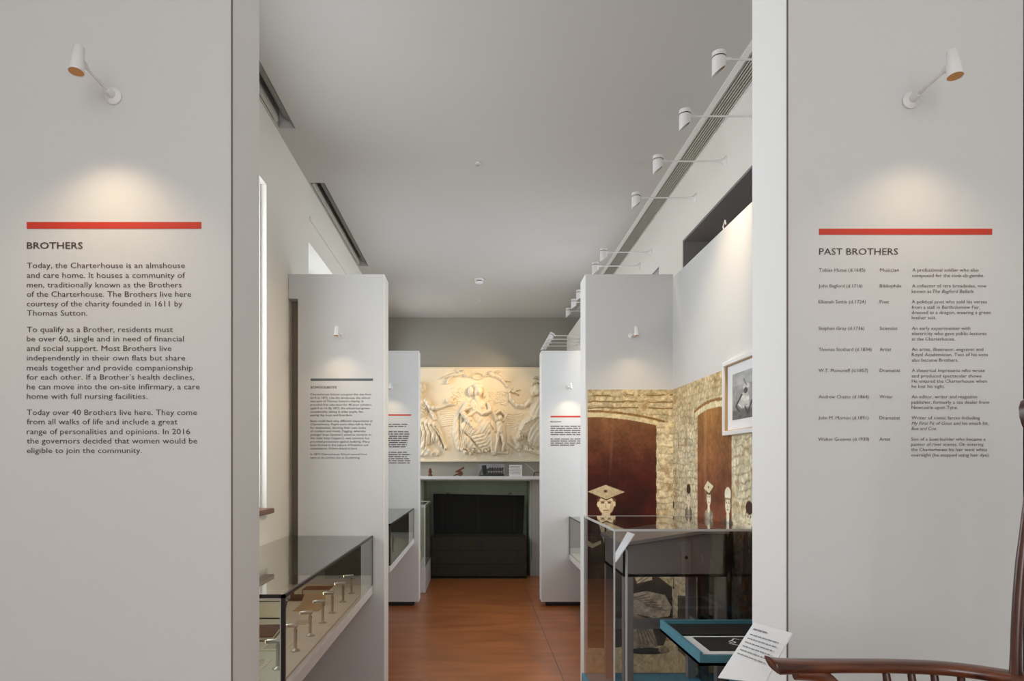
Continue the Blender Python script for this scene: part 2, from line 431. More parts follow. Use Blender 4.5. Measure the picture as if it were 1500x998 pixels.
# wall behind the camera with a wide window, added to let fill light in
bm = B(); a, b = -1.0, 1.3
bx(bm, XL, a, YF-.2, YF, 0, ZC); bx(bm, b, XR, YF-.2, YF, 0, ZC); bx(bm, a, b, YF-.2, YF, 0, .95); bx(bm, a, b, YF-.2, YF, 3.25, ZC)
struct('wall_front', bm, M['wall'])
fr = B(); bx(fr, a, b, YF-.14, YF-.08, .95, 1.02); bx(fr, a, b, YF-.14, YF-.08, 3.18, 3.25)
for x in (a, .12, b-.06): bx(fr, x, x+.06, YF-.14, YF-.08, .95, 3.25)
f = struct('window_6', fr, M['white_gloss']); struct('pane', box(a, b, YF-.115, YF-.109, 1, 3.2), M['window_glass'], f)

# ---------------------------------------------------------------- free-standing display panels
T = .21; PB = .05; PT = EYE+1.288
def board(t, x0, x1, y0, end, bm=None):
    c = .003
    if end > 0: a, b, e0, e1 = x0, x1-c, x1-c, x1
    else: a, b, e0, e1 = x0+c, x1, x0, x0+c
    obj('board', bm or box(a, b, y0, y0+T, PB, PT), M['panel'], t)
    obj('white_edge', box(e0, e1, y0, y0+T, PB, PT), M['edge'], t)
def feet(t, x0, x1, y0):
    obj('foot_rail', box(x0+.06, x1-.06, y0+.05, y0+T-.05, 0, PB), M['void'], t)
Y1, Y2, Y3 = 1.672, 4.566, 7.576
def lettering(px0, s, oy, pitch): pass
class Face:                                    # a vertical face at depth y: photo-frame units to metres
    def __init__(s, y): s.y = y; s.k = y/1000
    def x(s, px): return (px-696)*s.k
    def z(s, py): return EYE-(py-684)*s.k
    def place(s, a, b): return (a, s.y-.0012, b)
    def rect(s, x0, x1, y0, y1, th=.0012): return box(s.x(x0), s.x(x1), s.y-th, s.y, s.z(y0), s.z(y1))
def lines(face, rows, size_px, sc_, ox, oy, bold=0):
    bm = B()
    for segs, a, b, y in rows:
        py = oy+y/sc_+size_px*.27
        text_into(bm, segs, face.x(ox+a/sc_), face.x(ox+b/sc_) if b else None, face.z(py), size_px*face.k, face.place, bold)
    return bm

# --- BROTHERS
F1 = Face(Y1)
t = thing('exhibition_partition', 'white display panel headed BROTHERS under a red bar, at the near left', 'partition', (-.92, Y1+T/2, 0))
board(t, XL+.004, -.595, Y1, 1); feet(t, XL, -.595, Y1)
obj('edge_seam_shade', box(-.5975, -.5935, Y1-.0012, Y1, PB, PT-.01), M['seam'], t)  # dark strip: the seam and the shade at the corner
obj('red_bar', F1.rect(39.5, 295, 325.5, 335.5), M['red'], t)
obj('heading', lines(F1, [('BROTHERS', 99, 303, 152)], 13.6, 2.494, 0, 300, .012), M['ink'], t)
tx = [("Today, the Charterhouse is an almshouse", 676, 224), ("and care home. It houses a community of", 677, 260), ("men, traditionally known as the Brothers", 664, 295), ("of the Charterhouse. The Brothers live here", 699, 329), ("courtesy of the charity founded in 1611 by", 667, 364), ("Thomas Sutton.", 320, 398),
      ("To qualify as a Brother, residents must", 632, 458), ("be over 60, single and in need of financial", 672, 492), ("and social support. Most Brothers live", 627, 527), ("independently in their own flats but share", 677, 562), ("meals together and provide companionship", 705, 598), ("for each other. If a Brother\u2019s health declines,", 710, 632), ("he can move into the on-site infirmary, a care", 730, 667), ("home with full nursing facilities.", 539, 702),
      ("Today over 40 Brothers live here. They come", 720, 761), ("from all walks of life and include a great", 649, 795), ("range of personalities and opinions. In 2016", 695, 831), ("the governors decided that women would be", 721, 865), ("eligible to join the community.", 519, 900)]
for a, b in ((0, 6), (6, 14), (14, 19)):
    obj('paragraph', lines(F1, [(s, 99, e, y) for s, e, y in tx[a:b]], 11.6, 2.494, 0, 300), M['ink'], t)
# --- PAST BROTHERS
t = thing('exhibition_partition', 'white display panel headed PAST BROTHERS listing nine names, at the near right', 'partition', (1.05, Y1+T/2, 0))
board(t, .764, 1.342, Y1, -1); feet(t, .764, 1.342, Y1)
obj('edge_seam_shade', box(.7625, .7665, Y1-.0012, Y1, PB, PT-.01), M['seam'], t)
obj('red_bar', F1.rect(1199.7, 1453, 335.3, 344), M['red'], t)
obj('heading', lines(F1, [('PAST BROTHERS', 124, 412, 174)], 13.6, 2.494, 1150, 300), M['ink'], t)
rows = [(('Tobias Hume (d.1645)', 123, 292, 240), ('Musician', 346, 415, 240), [('A professional soldier who also', 464, 706, 240), ([('composed for the', 0), ('viola-da-gamba.', 1)], 463, 725, 260)]),
        (('John Bagford (d.1716)', 122, 282, 298), ('Bibliophile', 345, 424, 298), [('A collector of rare broadsides, now', 463, 735, 298), ([('known as', 0), ('The Bagford Ballads.', 1)], 462, 690, 318)]),
        (('Elkanah Settle (d.1724)', 122, 294, 356), ('Poet', 345, 379, 356), [('A political poet who sold his verses', 462, 736, 356), ('from a stall in Bartholomew Fair,', 462, 712, 376), ('dressed as a dragon, wearing a green', 462, 750, 395), ('leather suit.', 462, 551, 414)]),
        (('Stephen Gray (d.1736)', 122, 289, 453), ('Scientist', 345, 410, 453), [('An early experimenter with', 462, 676, 453), ('electricity who gave public lectures', 462, 735, 472), ('at the Charterhouse.', 462, 620, 492)]),
        (('Thomas Stothard (d.1834)', 122, 315, 530), ('Artist', 345, 387, 530), [('An artist, illustrator, engraver and', 462, 723, 530), ('Royal Academician. Two of his sons', 462, 740, 549), ('also became Brothers.', 462, 632, 569)]),
        (('W.T. Moncrieff (d.1857)', 122, 302, 607), ('Dramatist', 345, 420, 607), [('A theatrical impresario who wrote', 462, 729, 607), ('and produced spectacular shows.', 462, 720, 627), ('He entered the Charterhouse when', 462, 736, 646), ('he lost his sight.', 462, 583, 665)]),
        (('Andrew Chatto (d.1864)', 122, 305, 703), ('Writer', 345, 393, 703), [('An editor, writer and magazine', 461, 701, 703), ('publisher, formerly a tea dealer from', 461, 744, 723), ('Newcastle upon Tyne.', 461, 631, 742)]),
        (('John M. Morton (d.1891)', 121, 304, 780), ('Dramatist', 344, 419, 780), [('Writer of comic farces including', 461, 711, 780), ([('My First Fit of Gout', 1), ('and his smash hit,', 0)], 461, 743, 800), ([('Box and Cox.', 1)], 461, 553, 819)]),
        (('Walter Greaves (d.1930)', 121, 306, 858), ('Artist', 344, 385, 858), [('Son of a boat-builder who became a', 460, 731, 858), ('painter of river scenes. On entering', 460, 724, 877), ('the Charterhouse his hair went white', 460, 737, 896), ('overnight (he stopped using hair dye).', 460, 746, 916)])]
for n_, r_, d_ in rows:
    for q_, w_ in (('list_name', [n_]), ('list_role', [r_]), ('list_text', d_)):
        obj(q_, lines(F1, w_, 7.0, 2.494, 1150, 300), M['ink_soft'], t)
# --- SCHOOLBOYS (with the slot along its wall edge)
F2 = Face(Y2)
t = thing('exhibition_partition', 'white display panel headed SCHOOLBOYS with a grey bar, behind the long left case', 'partition', (-.92, Y2+T/2, 0))
bm = B(); xs = F2.x(436.5); zt = F2.z(437.5)
bx(bm, xs, -.61, Y2, Y2+T, PB, PT); bx(bm, XL+.002, xs, Y2, Y2+T, zt, PT); bx(bm, XL+.002, xs, Y2+T-.03, Y2+T, PB, zt)
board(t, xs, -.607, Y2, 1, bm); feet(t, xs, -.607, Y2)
obj('slot_shade_board', box(XL+.003, xs-.001, Y2+.10, Y2+T-.032, PB, zt-.002), M['slot'], t)  # taupe board, its colour stands for the shade inside the slot
obj('grey_bar', F2.rect(455, 546.5, 554.6, 558), M['slate'], t)
obj('heading', lines(F2, [('SCHOOLBOYS', 100, 354, 186)], 5.2, 6.65, 440, 540, .012), M['ink'], t)
tx = [("Charterhouse School occupied this site from", 692, 254), ("1614 to 1872. Like the almshouse, the school", 678, 288), ("was part of Thomas Sutton\u2019s charity. It", 614, 321), ("provided free education for 40 poor scholars,", 697, 355), ("aged 9 to 14. By 1872, the school had grown", 676, 389), ("considerably, taking in older pupils, fee-", 617, 423), ("paying day boys and boarders.", 508, 456),
      ("Boys could have very different experiences at", 704, 513), ("Charterhouse. Pupils were often left to fend", 684, 546), ("for themselves, devising their own codes", 640, 580), ("of conduct and rituals. Fagging, whereby", 636, 613), ("younger boys (\u2018petties\u2019) acted as servants to", 693, 647), ("the older boys (\u2018uppers\u2019), was common but", 673, 681), ("provided protection against bullying. Many", 677, 715), ("boys thrived in the culture of freedom and", 660, 748), ("camaraderie. Others found it hard.", 555, 781),
      ("In 1872 Charterhouse School moved from", 650, 837), ("here to its current site at Godalming.", 582, 871)]
for a, b in ((0, 7), (7, 16), (16, 18)):
    obj('paragraph', lines(F2, [(s, 98, e, y) for s, e, y in tx[a:b]], 4.3, 6.65, 440, 540), M['ink'], t)
# --- row three
F3 = Face(Y3); rg = random.Random(5)
t = thing('exhibition_partition', 'white text panel with a red bar standing furthest back on the left', 'partition', (-.92, Y3+T/2, 0))
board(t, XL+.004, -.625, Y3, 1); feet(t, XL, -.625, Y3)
obj('red_bar', F3.rect(551, 602.5, 607.2, 609.2), M['red'], t)
bm = B(); 
for y, e in [(621.5, 597), (624.6, 595), (632.5, 599), (635.8, 600), (639, 599), (642, 598), (645.2, 596.5), (648.3, 597), (651.4, 596), (654.5, 595), (662.6, 596), (665.9, 602), (669, 596), (672, 599), (675, 601), (678.2, 601)]:
    greek(bm, F3.x(551), F3.x(e), F3.z(y+1), 2.3*F3.k, F3.place, rg)
obj('paragraph', bm, M['ink_soft'], t)
t = thing('exhibition_partition', 'white display panel headed RELIGION under a red bar, furthest back on the right', 'partition', (1.02, Y3+T/2, 0))
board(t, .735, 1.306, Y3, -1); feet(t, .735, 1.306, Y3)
obj('red_bar', F3.rect(806.6, 858, 609.4, 611.6), M['red'], t)
bm = B(); text_into(bm, 'RELIGION', F3.x(806.5), F3.x(822), F3.z(619), 3.0*F3.k, F3.place, .01)
obj('heading', bm, M['ink'], t)
bm = B()
for y, e in [(624.3, 852), (627.4, 853), (630.4, 853), (633.5, 854), (636.6, 853), (643, 853), (646, 855), (649, 854), (652, 841.5)]:
    greek(bm, F3.x(806.5), F3.x(e), F3.z(y+1), 2.3*F3.k, F3.place, rg)
obj('paragraph', bm, M['ink_soft'], t)

# ---------------------------------------------------------------- mural on the panel and the side board
CORN = 1.324
def stone(p, y0=571, y1=960):
    X, Y = p.X, p.Y
    wx = X+12*(fbm(X, Y, 26, 11)-.5)+4*(fbm(X, Y, 7, 14)-.5); wy = Y+13*(fbm(X, Y, 34, 21)-.5)+4.5*(fbm(X, Y, 8, 24)-.5)
    ch = 9.2; row = np.floor(wy/ch); fy = wy/ch-row
    bl = 21+7*np.sin(row*2.3); u = wx/bl+row*.47+vnoise(row*7, row*3, 1.7, 5); fx = u-np.floor(u)
    cell = vnoise(np.floor(u)*3.7+row*9.1, row*5.3+np.floor(u), 1.0, 31)
    base = np.stack([190+cell*30, 178+cell*30, 148+cell*30], -1)
    edge = np.clip(1-np.minimum(fy*ch, (1-fy)*ch)/1.5, 0, 1)*.62*np.clip(2.4*fbm(X, Y, 15, 43)-.55, 0, 1)
    ev = np.clip(1-np.minimum(fx*bl, (1-fx)*bl)/1.3, 0, 1)*.5*np.clip(2.4*fbm(X, Y, 11, 45)-.7, 0, 1)
    e = np.clip(np.maximum(edge, ev), 0, 1)[..., None]
    base = base*(1-e)+np.array([122, 98, 64])*e
    nz = fbm(X, Y, 4.5, 51)[..., None]-.5
    base = base*(1+nz*.5)+(fbm(X, Y, 28, 55)[..., None]-.5)*34
    fl = np.clip((fbm(X, Y, 5, 57)-.66)*9, 0, 1)[..., None]
    base = base*(1-fl*.6)+np.array([232, 222, 196])*fl*.6
    k = np.clip((650-Y)/80, 0, 1)[..., None]*.42
    base = base*(1-k)+np.array([178, 150, 98])*k*(1+nz*.6)
    bl_ = np.clip((fbm(X, Y, 13, 61)-.60)*6, 0, 1)[..., None]
    base = base*(1-bl_*.5)+np.array([146, 110, 64])*bl_*.5
    p.c = base
def brown(p, mask, top, bot, y0, y1):
    k = np.clip((p.Y-y0)/(y1-y0), 0, 1)[..., None]
    col = np.array(top)*(1-k)+np.array(bot)*k
    col = col*(1+.5*(fbm(p.X, p.Y, 24, 71)-.5)[..., None]+.25*(fbm(p.X, p.Y, 4, 75)-.5)[..., None])
    m = mask[..., None]; p.c = p.c*(1-m)+col*m
def boy(p, cx, top, h, capkind='board', coat=(70, 62, 56), legs=(96, 88, 78), vest=True):
    """a standing schoolboy in an old photograph, h = head height; top = crown"""
    sk = (226, 214, 186); s = h/26
    sy = top+h*1.15; hip = top+h*3.9; ft = top+h*7.2
    p.fill(p.poly([(cx-9*s, hip-4*s), (cx+9*s, hip-4*s), (cx+8*s, ft), (cx+2*s, ft), (cx, hip+20*s), (cx-2*s, ft), (cx-8*s, ft)]), legs, .35, 6, 81)
    p.fill(p.ell(cx-7*s, ft, 7*s, 3*s), (38, 32, 28)); p.fill(p.ell(cx+7*s, ft, 7*s, 3*s), (38, 32, 28))
    p.fill(p.poly([(cx-5*s, sy), (cx-17*s, sy+6*s), (cx-21*s, sy+60*s), (cx-16*s, hip+4*s), (cx+16*s, hip+4*s), (cx+21*s, sy+60*s), (cx+17*s, sy+6*s), (cx+5*s, sy)]), coat, .3, 7, 83)
    p.fill(p.line([(cx-16*s, sy+14*s), (cx-11*s, sy+62*s)], 1.4*s), tuple(c*.6 for c in coat)); p.fill(p.line([(cx+16*s, sy+14*s), (cx+11*s, sy+62*s)], 1.4*s), tuple(c*.6 for c in coat))
    p.fill(p.ell(cx-17*s, sy+66*s, 4*s, 6*s), sk); p.fill(p.ell(cx+17*s, sy+66*s, 4*s, 6*s), sk)
    if vest: p.fill(p.poly([(cx-5*s, sy), (cx+5*s, sy), (cx+1*s, sy+24*s), (cx-1*s, sy+24*s)]), (222, 214, 194)); p.fill(p.line([(cx, sy+2*s), (cx, sy+20*s)], 2*s), (50, 40, 36))
    p.fill(p.ell(cx, sy, 5*s, 6*s), sk)
    p.fill(p.ell(cx, top+h*.42, 10.2*s, 11*s), (74, 52, 36))
    p.fill(p.ell(cx, top+h*.58, 9*s, 12*s), sk, .1, 5, 85)
    for dx in (-3.6, 3.6):
        p.fill(p.ell(cx+dx*s, top+h*.5, 1.9*s, 1.1*s), (110, 84, 62)); p.fill(p.line([(cx+dx*s-2*s, top+h*.43), (cx+dx*s+2*s, top+h*.42)], .9*s), (130, 100, 76))
    p.fill(p.line([(cx, top+h*.52), (cx-.8*s, top+h*.68), (cx+1*s, top+h*.7)], .9*s), (186, 164, 132))
    p.fill(p.line([(cx-3*s, top+h*.82), (cx+3*s, top+h*.82)], 1.1*s), (140, 104, 84))
    if capkind == 'board':
        p.fill(p.ell(cx, top+h*.2, 10.4*s, 5*s), (80, 62, 46))
        p.fill(p.poly([(cx-22*s, top+1*s), (cx-4*s, top-10*s), (cx+20*s, top-3*s), (cx+2*s, top+8*s)]), (216, 204, 172), .06, 5, 87)
        p.fill(p.ell(cx-1*s, top-1*s, 2.6*s, 2*s), (120, 84, 58))
    elif capkind == 'cap':
        p.fill(p.ell(cx, top+h*.08, 10.5*s, 9*s), (226, 218, 196), .08, 5, 88); p.fill(p.line([(cx-10*s, top+h*.3), (cx+10*s, top+h*.3)], 2*s), (150, 120, 90))
    else:
        p.fill(p.ell(cx, top+h*.1, 10.5*s, 8*s), (72, 48, 36))

# frontal part: opening with low arch, the boy in the mortarboard
xs_ = np.linspace(860.7, 986, 190); ys_ = np.linspace(571, 1012, 520)
X, Y = np.meshgrid(xs_, ys_); p = Paint(X, Y); stone(p)
for y0, amp in ((579, 2), (589, 3), (598, 2)):
    yy = y0+amp*(fbm(X, Y*0+y0, 40, 91)-.5)*3
    p.fill(np.clip(1.2-np.abs(Y-yy)*.9, 0, 1)*(fbm(X, Y, 16, 93) > .40), (122, 92, 52))
arc = 601+ (X-860)**2/100.*.12
p.fill((np.abs(Y-arc-1.5) < 1.6)*(X < 974), (138, 104, 62), .3, 5, 94)
p.fill(((Y > arc+3.5) & (Y < arc+10))*(X < 964), (206, 190, 150), .18, 6, 95)
op = ((Y > arc+10) & (X < 961.5+.6*np.sin(Y*.3))).astype(float)
brown(p, op, (122, 84, 54), (70, 30, 26), 610, 700)
p.fill(op*np.clip((fbm(X, Y, 40, 96)-.45)*3, 0, 1)*np.clip((Y-690)/40, 0, 1)*.6, (36, 26, 22))
p.fill(p.ell(896, 648, 2, 46, .05, .9)*.22*op, (150, 120, 90))
p.fill((Y > 946), (198, 184, 150), .22, 5, 97)
# trousers, cuffs and shoe of a seated pupil lower right
p.fill(p.poly([(860, 850), (960, 842), (984, 860), (986, 905), (972, 946), (860, 950)]), (64, 56, 52), .3, 9, 98)
p.fill(p.poly([(918, 872), (946, 866), (974, 872), (984, 890), (980, 903), (958, 906), (934, 900), (918, 902)]), (176, 166, 152), .35, 6, 99)
p.fill(p.poly([(926, 898), (944, 905), (955, 918), (964, 948), (918, 950)]), (150, 140, 128), .35, 6, 100)
for k in range(7): p.fill(p.line([(930+3*k, 876+2*k), (946+5*k, 871+4*k)], 1.3)*.8, (84, 74, 66))
for k in range(5): p.fill(p.line([(930+4*k, 906+3*k), (938+6*k, 944)], 1.3)*.7, (78, 70, 62))
p.fill(p.ell(950, 954, 30, 5), (44, 38, 34)); p.fill(p.ell(972, 952, 8, 5), (150, 140, 120), .4, 3, 101)
# torso of the boy
p.fill(p.poly([(866, 766), (880, 757), (897, 757), (914, 764), (926, 776), (936, 812), (948, 838), (952, 850), (924, 866), (862, 862)]), (78, 64, 56), .28, 8, 102)
p.fill(p.poly([(876, 764), (888, 770), (899, 764), (892, 800), (886, 800)]), (216, 204, 176), .1, 5, 103)
p.fill(p.line([(887, 772), (888, 798)], 3), (86, 60, 48))
p.fill(p.poly([(858, 790), (868, 797), (880, 792), (880, 797), (868, 803), (858, 799)]), (196, 184, 160))
p.fill(p.poly([(930, 846), (955, 843), (955, 850), (933, 855)]), (214, 204, 184), .15, 3, 104)
p.fill(p.line([(932, 853), (944, 845)], 1), (110, 96, 84)); p.fill(p.line([(939, 853), (951, 845)], 1), (110, 96, 84))
# head and cap
sk = (228, 212, 178)
p.fill(p.ell(888.5, 733, 14.2, 5.5), (104, 66, 42)); p.fill(p.ell(876.4, 739, 1.9, 4), sk); p.fill(p.ell(899.8, 738.5, 1.8, 4), sk)
p.fill(p.ell(887.6, 756, 6.5, 7), (206, 186, 150))
p.fill(p.ell(888, 740, 11.4, 14.4), sk, .06, 5, 105)
p.fill(p.ell(896, 744, 3, 8, .2, .8)*.35, (176, 140, 100))
for ex in (882.8, 892.6):
    p.fill(p.ell(ex, 736.8, 2.6, 1.25, 0, .4), (104, 72, 52)); p.fill(p.line([(ex-3, 734.6), (ex+3, 734.4)], 1.1), (134, 96, 66))
p.fill(p.line([(887.2, 738), (886.2, 743.6), (888.6, 744.4)], 1.1)*.8, (176, 148, 112))
p.fill(p.line([(884, 748), (891.4, 747.8)], 1.4), (146, 92, 70)); p.fill(p.ell(887.6, 751.5, 3.4, 1, 0, .6)*.5, (176, 148, 112))
p.fill(p.poly([(861, 721), (888, 731), (915, 721.5), (888, 733.6)]), (86, 52, 36))
p.fill(p.poly([(861, 720.5), (887, 710.6), (915, 721), (888, 731.5)]), (196, 180, 146), .14, 4, 106)
p.fill(p.ell(887, 719.8, 2.4, 2, 0, .4), (96, 52, 38))
p.fill(p.poly([(874.5, 757), (887, 760.5), (898.5, 756), (898, 764.5), (887.5, 761.8), (875.5, 764.5)]), (228, 218, 194), .08, 3, 107)
p.c *= (1+.14*(np.random.default_rng(3).random(X.shape)[..., None]-.5))
pos = np.stack([(X-696)*F2.k, np.full(X.shape, Y2-.0015), EYE-(Y-684)*F2.k], -1)
t = thing('exhibition_partition', 'white partition papered with a sepia photograph of a boy in a mortarboard', 'partition', (1.03, Y2+T/2, 0))
board(t, .737, CORN-.001, Y2, -1); feet(t, .737, CORN, Y2)
A_print = grid_mesh('photo_mural', pos, p.c*1.06, M['print_col'], t)

# side part on the long board
def q2(px, py):
    d = 1324/(px-696); return ((4.566-d)*219, 684-(684-py)*d/4.566)
qs = np.linspace(0, (4.566-1.95)*219, 620); ys_ = np.linspace(571, 1012, 400)
X, Y = np.meshgrid(qs, ys_); p = Paint(X+1000, Y); stone(p); p.X = X
a0, _ = q2(1022, 614); a1, _ = q2(1072, 614); cxa = (a0+a1)/2; hw = (a1-a0)/2
arcB = lambda top, sp, hw_: top+(sp-top)*np.clip(np.abs(X-cxa)/hw_, 0, 1)**2
o2 = arcB(603, 612, hw+14)
p.fill(((Y > o2-2) & (Y < o2+2) & (np.abs(X-cxa) < hw+14)).astype(float), (142, 104, 60), .3, 5, 110)
p.fill(((Y > o2+2) & (Y < o2+9) & (np.abs(X-cxa) < hw+9)).astype(float), (214, 200, 160), .16, 5, 111)
op = ((Y > o2+9) & (np.abs(X-cxa) < hw)).astype(float)
brown(p, op, (158, 112, 62), (112, 66, 46), 610, 720)
p.fill(op*p.ell(cxa-hw*.5, 650, 5, 80, 0, .9)*.3, (186, 150, 104))
for k in range(3):
    bx0 = a1+70+k*150
    o3 = 606+((X-bx0-45)/45)**2*7
    p.fill(((Y > o3+6) & (np.abs(X-bx0-45) < 45)).astype(float), (120, 80, 54), .3, 20, 112)
p.fill((Y > 946), (202, 188, 152), .22, 5, 113)
for px, py, hh, ck, coat in [(986, 738, 17, 'none', (150, 138, 112)), (1009, 714, 22, 'none', (120, 108, 92)), (1038.5, 715, 22, 'board', (150, 138, 116)), (1066.5, 722, 24, 'cap', (92, 80, 68)), (1098, 741, 24, 'none', (104, 92, 78)), (1150, 735, 25, 'board', (86, 76, 66)), (1225, 730, 25, 'cap', (96, 84, 72))]:
    cq, ty = q2(px, py); boy(p, cq, ty, hh, ck, coat)
# dark benches and coats low down
p.fill(p.poly([(24, 868), (60, 862), (96, 872), (130, 900), (160, 946), (24, 946)])*.8, (58, 50, 46), .3, 9, 114)
p.c *= (1+.14*(np.random.default_rng(8).random(X.shape)[..., None]-.5))
dd = 4.566-X/219
pos = np.stack([np.full(X.shape, CORN-.0015), dd, EYE-(Y-684)*F2.k], -1)
t = thing('side_board', 'long white board along the right wall papered with a sepia photograph of schoolboys', 'partition', (CORN+.03, 3.2, 0))
obj('board', box(CORN, CORN+.05, 1.95, Y2-.001, PB, EYE+1.27, bev=.003, seg=1), M['panel'], t)
obj('foot_rail', box(CORN+.01, CORN+.04, 2.0, Y2-.05, 0, PB), M['void'], t)
grid_mesh('photo_mural', pos[:, ::1], p.c*1.06, M['print_col'], t)
tag(obj('wire_clip', tube(B(), [(CORN+.02, 3.68, EYE+1.27), (CORN+.02, 3.70, EYE+1.30), (CORN+.02, 3.67, EYE+1.325), (CORN+.02, 3.66, EYE+1.30)], .004, 8), M['white'], None, True), 'tiny white clip on top edge of the long mural board', 'clip')

# framed picture on the side board
FX = CORN-.002
fa, fb, fz0, fz1 = 3.578, 2.98, 1.712, 2.094
t = thing('framed_picture', 'white framed grey print of a figure hung on the sepia mural board', 'picture', (FX, 3.28, 1.9))
bm = B(); fw = .022; D = .028
bx(bm, FX-D, FX, fb, fa, fz1-fw, fz1, bev=.002, seg=1); bx(bm, FX-D, FX, fb, fa, fz0, fz0+fw, bev=.002, seg=1)
bx(bm, FX-D, FX, fb, fb+fw, fz0+fw, fz1-fw); bx(bm, FX-D, FX, fa-fw, fa, fz0+fw, fz1-fw)
obj('frame', bm, M['white'], t)
bm = B(); 
for a, b, c, d in ((fb+fw, fa-fw, fz1-fw-.004, fz1-fw), (fb+fw, fa-fw, fz0+fw, fz0+fw+.004), (fb+fw, fb+fw+.004, fz0+fw, fz1-fw), (fa-fw-.005, fa-fw, fz0+fw, fz1-fw)):
    bx(bm, FX-.020, FX-.001, a, b, c, d)
obj('inner_fillet', bm, M['tan'], t)
obj('mount', box(FX-.008, FX-.001, fb+fw+.004, fa-fw-.005, fz0+fw+.004, fz1-fw-.004), M['paper'], t)
gy = np.linspace(fa-.095, fb+.095, 110); gz = np.linspace(fz1-.075, fz0+.075, 120)
GX, GZ = np.meshgrid(np.linspace(0, 100, 110), np.linspace(0, 110, 120)); p = Paint(GX, GZ)
p.c = np.ones(GX.shape+(3,))*np.array([150, 148, 146]); p.fill(np.ones(GX.shape), (152, 150, 148), .3, 24, 121)
p.fill((GZ < 30)*.6, (196, 194, 190), .15, 10, 122); p.fill((GZ > 88).astype(float), (112, 108, 106), .2, 8, 123)
p.fill(p.poly([(28, 52), (44, 46), (52, 60), (54, 84), (30, 86), (16, 74)]), (206, 202, 198), .25, 8, 124)
p.fill(p.ell(44, 37, 10, 7), (214, 210, 206), .2, 5, 125); p.fill(p.ell(42, 46, 6, 7), (96, 90, 90), .2, 4, 126)
p.fill(p.line([(30, 54), (12, 78), (22, 92)], 5), (90, 84, 84)); p.fill(p.line([(40, 84), (48, 100), (60, 72), (70, 104)], 4), (80, 76, 76))
p.fill(p.poly([(62, 34), (78, 30), (84, 90), (64, 92)]), (92, 88, 88), .3, 8, 127); p.fill(p.line([(36, 18), (44, 34)], 2), (100, 98, 96))
YY, ZZ = np.meshgrid(gy, gz)
grid_mesh('print', np.stack([np.full(YY.shape, FX-.0095), YY, ZZ], -1), p.c, M['print_col'], t)

# ---------------------------------------------------------------- panel lamps (one kind, six copies)
def panel_lamp(loc, label, group='small lamps on the display panels'):
    t = thing('panel_lamp', label, 'lamp', loc, group); L = Vector(loc)
    R = Matrix.Rotation(PI/2, 3, 'X')
    obj('wall_plate', lathe(B(), [(.0205, 0), (.0205, .004), (.017, .007), (.010, .011), (.0095, .026), (.006, .034)], L, 20, R), M['white'], t, True)
    obj('arm', tube(B(), [L+Vector((0, -.02, 0)), L+Vector((0, -.075, .001)), L+Vector((0, -.13, .002))], [.0048, .0035, .0035], 10), M['white'], t, True)
    obj('swivel', tube(B(), [L+Vector((0, -.112, .002)), L+Vector((0, -.122, .004)), L+Vector((0, -.142, .007))], [.004, .0068, .0068], 10), M['white'], t, True)
    H = L+Vector((0, -.152, .0)); Mx = Matrix.Rotation(math.radians(-9), 3, 'X')
    sh = obj('lamp_shade', lathe(B(), [(.0004, .032), (.0105, .032), (.0115, .031), (.0165, -.028), (.0168, -.031), (.0158, -.031), (.0105, .020), (.0004, .022)], H, 24, Mx), M['white'], t, True)
    obj('reflector', lathe(B(), [(.0155, -.0295), (.012, -.010), (.004, -.002), (.0003, -.002)], H, 24, Mx), M['shade_in'], t, True, recalc=False)
    obj('bulb', lathe(B(), [(.0003, -.004), (.006, -.004), (.0075, -.012), (.005, -.022), (.0003, -.023)], H, 16, Mx), M['bulb'], t, True)
    return t
def pos_lamp(px, py, y): return ((px-696)*y/1000, y-.0006, EYE-(py-684)*y/1000)
pl = panel_lamp(pos_lamp(166.7, 142, Y1), 'small white lamp glowing on a thin arm above the BROTHERS text')
dup(pl, pos_lamp(1333, 148, Y1), 'small white lamp on a thin arm above the PAST BROTHERS text')
zl = EYE+.877
dup(pl, (-.897, Y2-.0006, zl), 'small white lamp above the grey SCHOOLBOYS bar')
dup(pl, (1.043, Y2-.0006, zl), 'small white lamp over the sepia boy in the mortarboard')
dup(pl, (-.925, Y3-.0006, zl), 'small white lamp on the furthest left text panel')
dup(pl, (1.04, Y3-.0006, zl), 'small white lamp above the RELIGION heading')
for (x, y, s) in [(-.885, Y1, .9), (1.065, Y1, .55), (-.897, Y2, .5), (1.043, Y2, .35), (-.925, Y3, .6), (1.04, Y3, .9)]:
    spot('lamp_glow', (x, y-.155, zl-.045), (x, y-.07, zl-.9), s*4.0, WARM, math.radians(115), 1, .015)

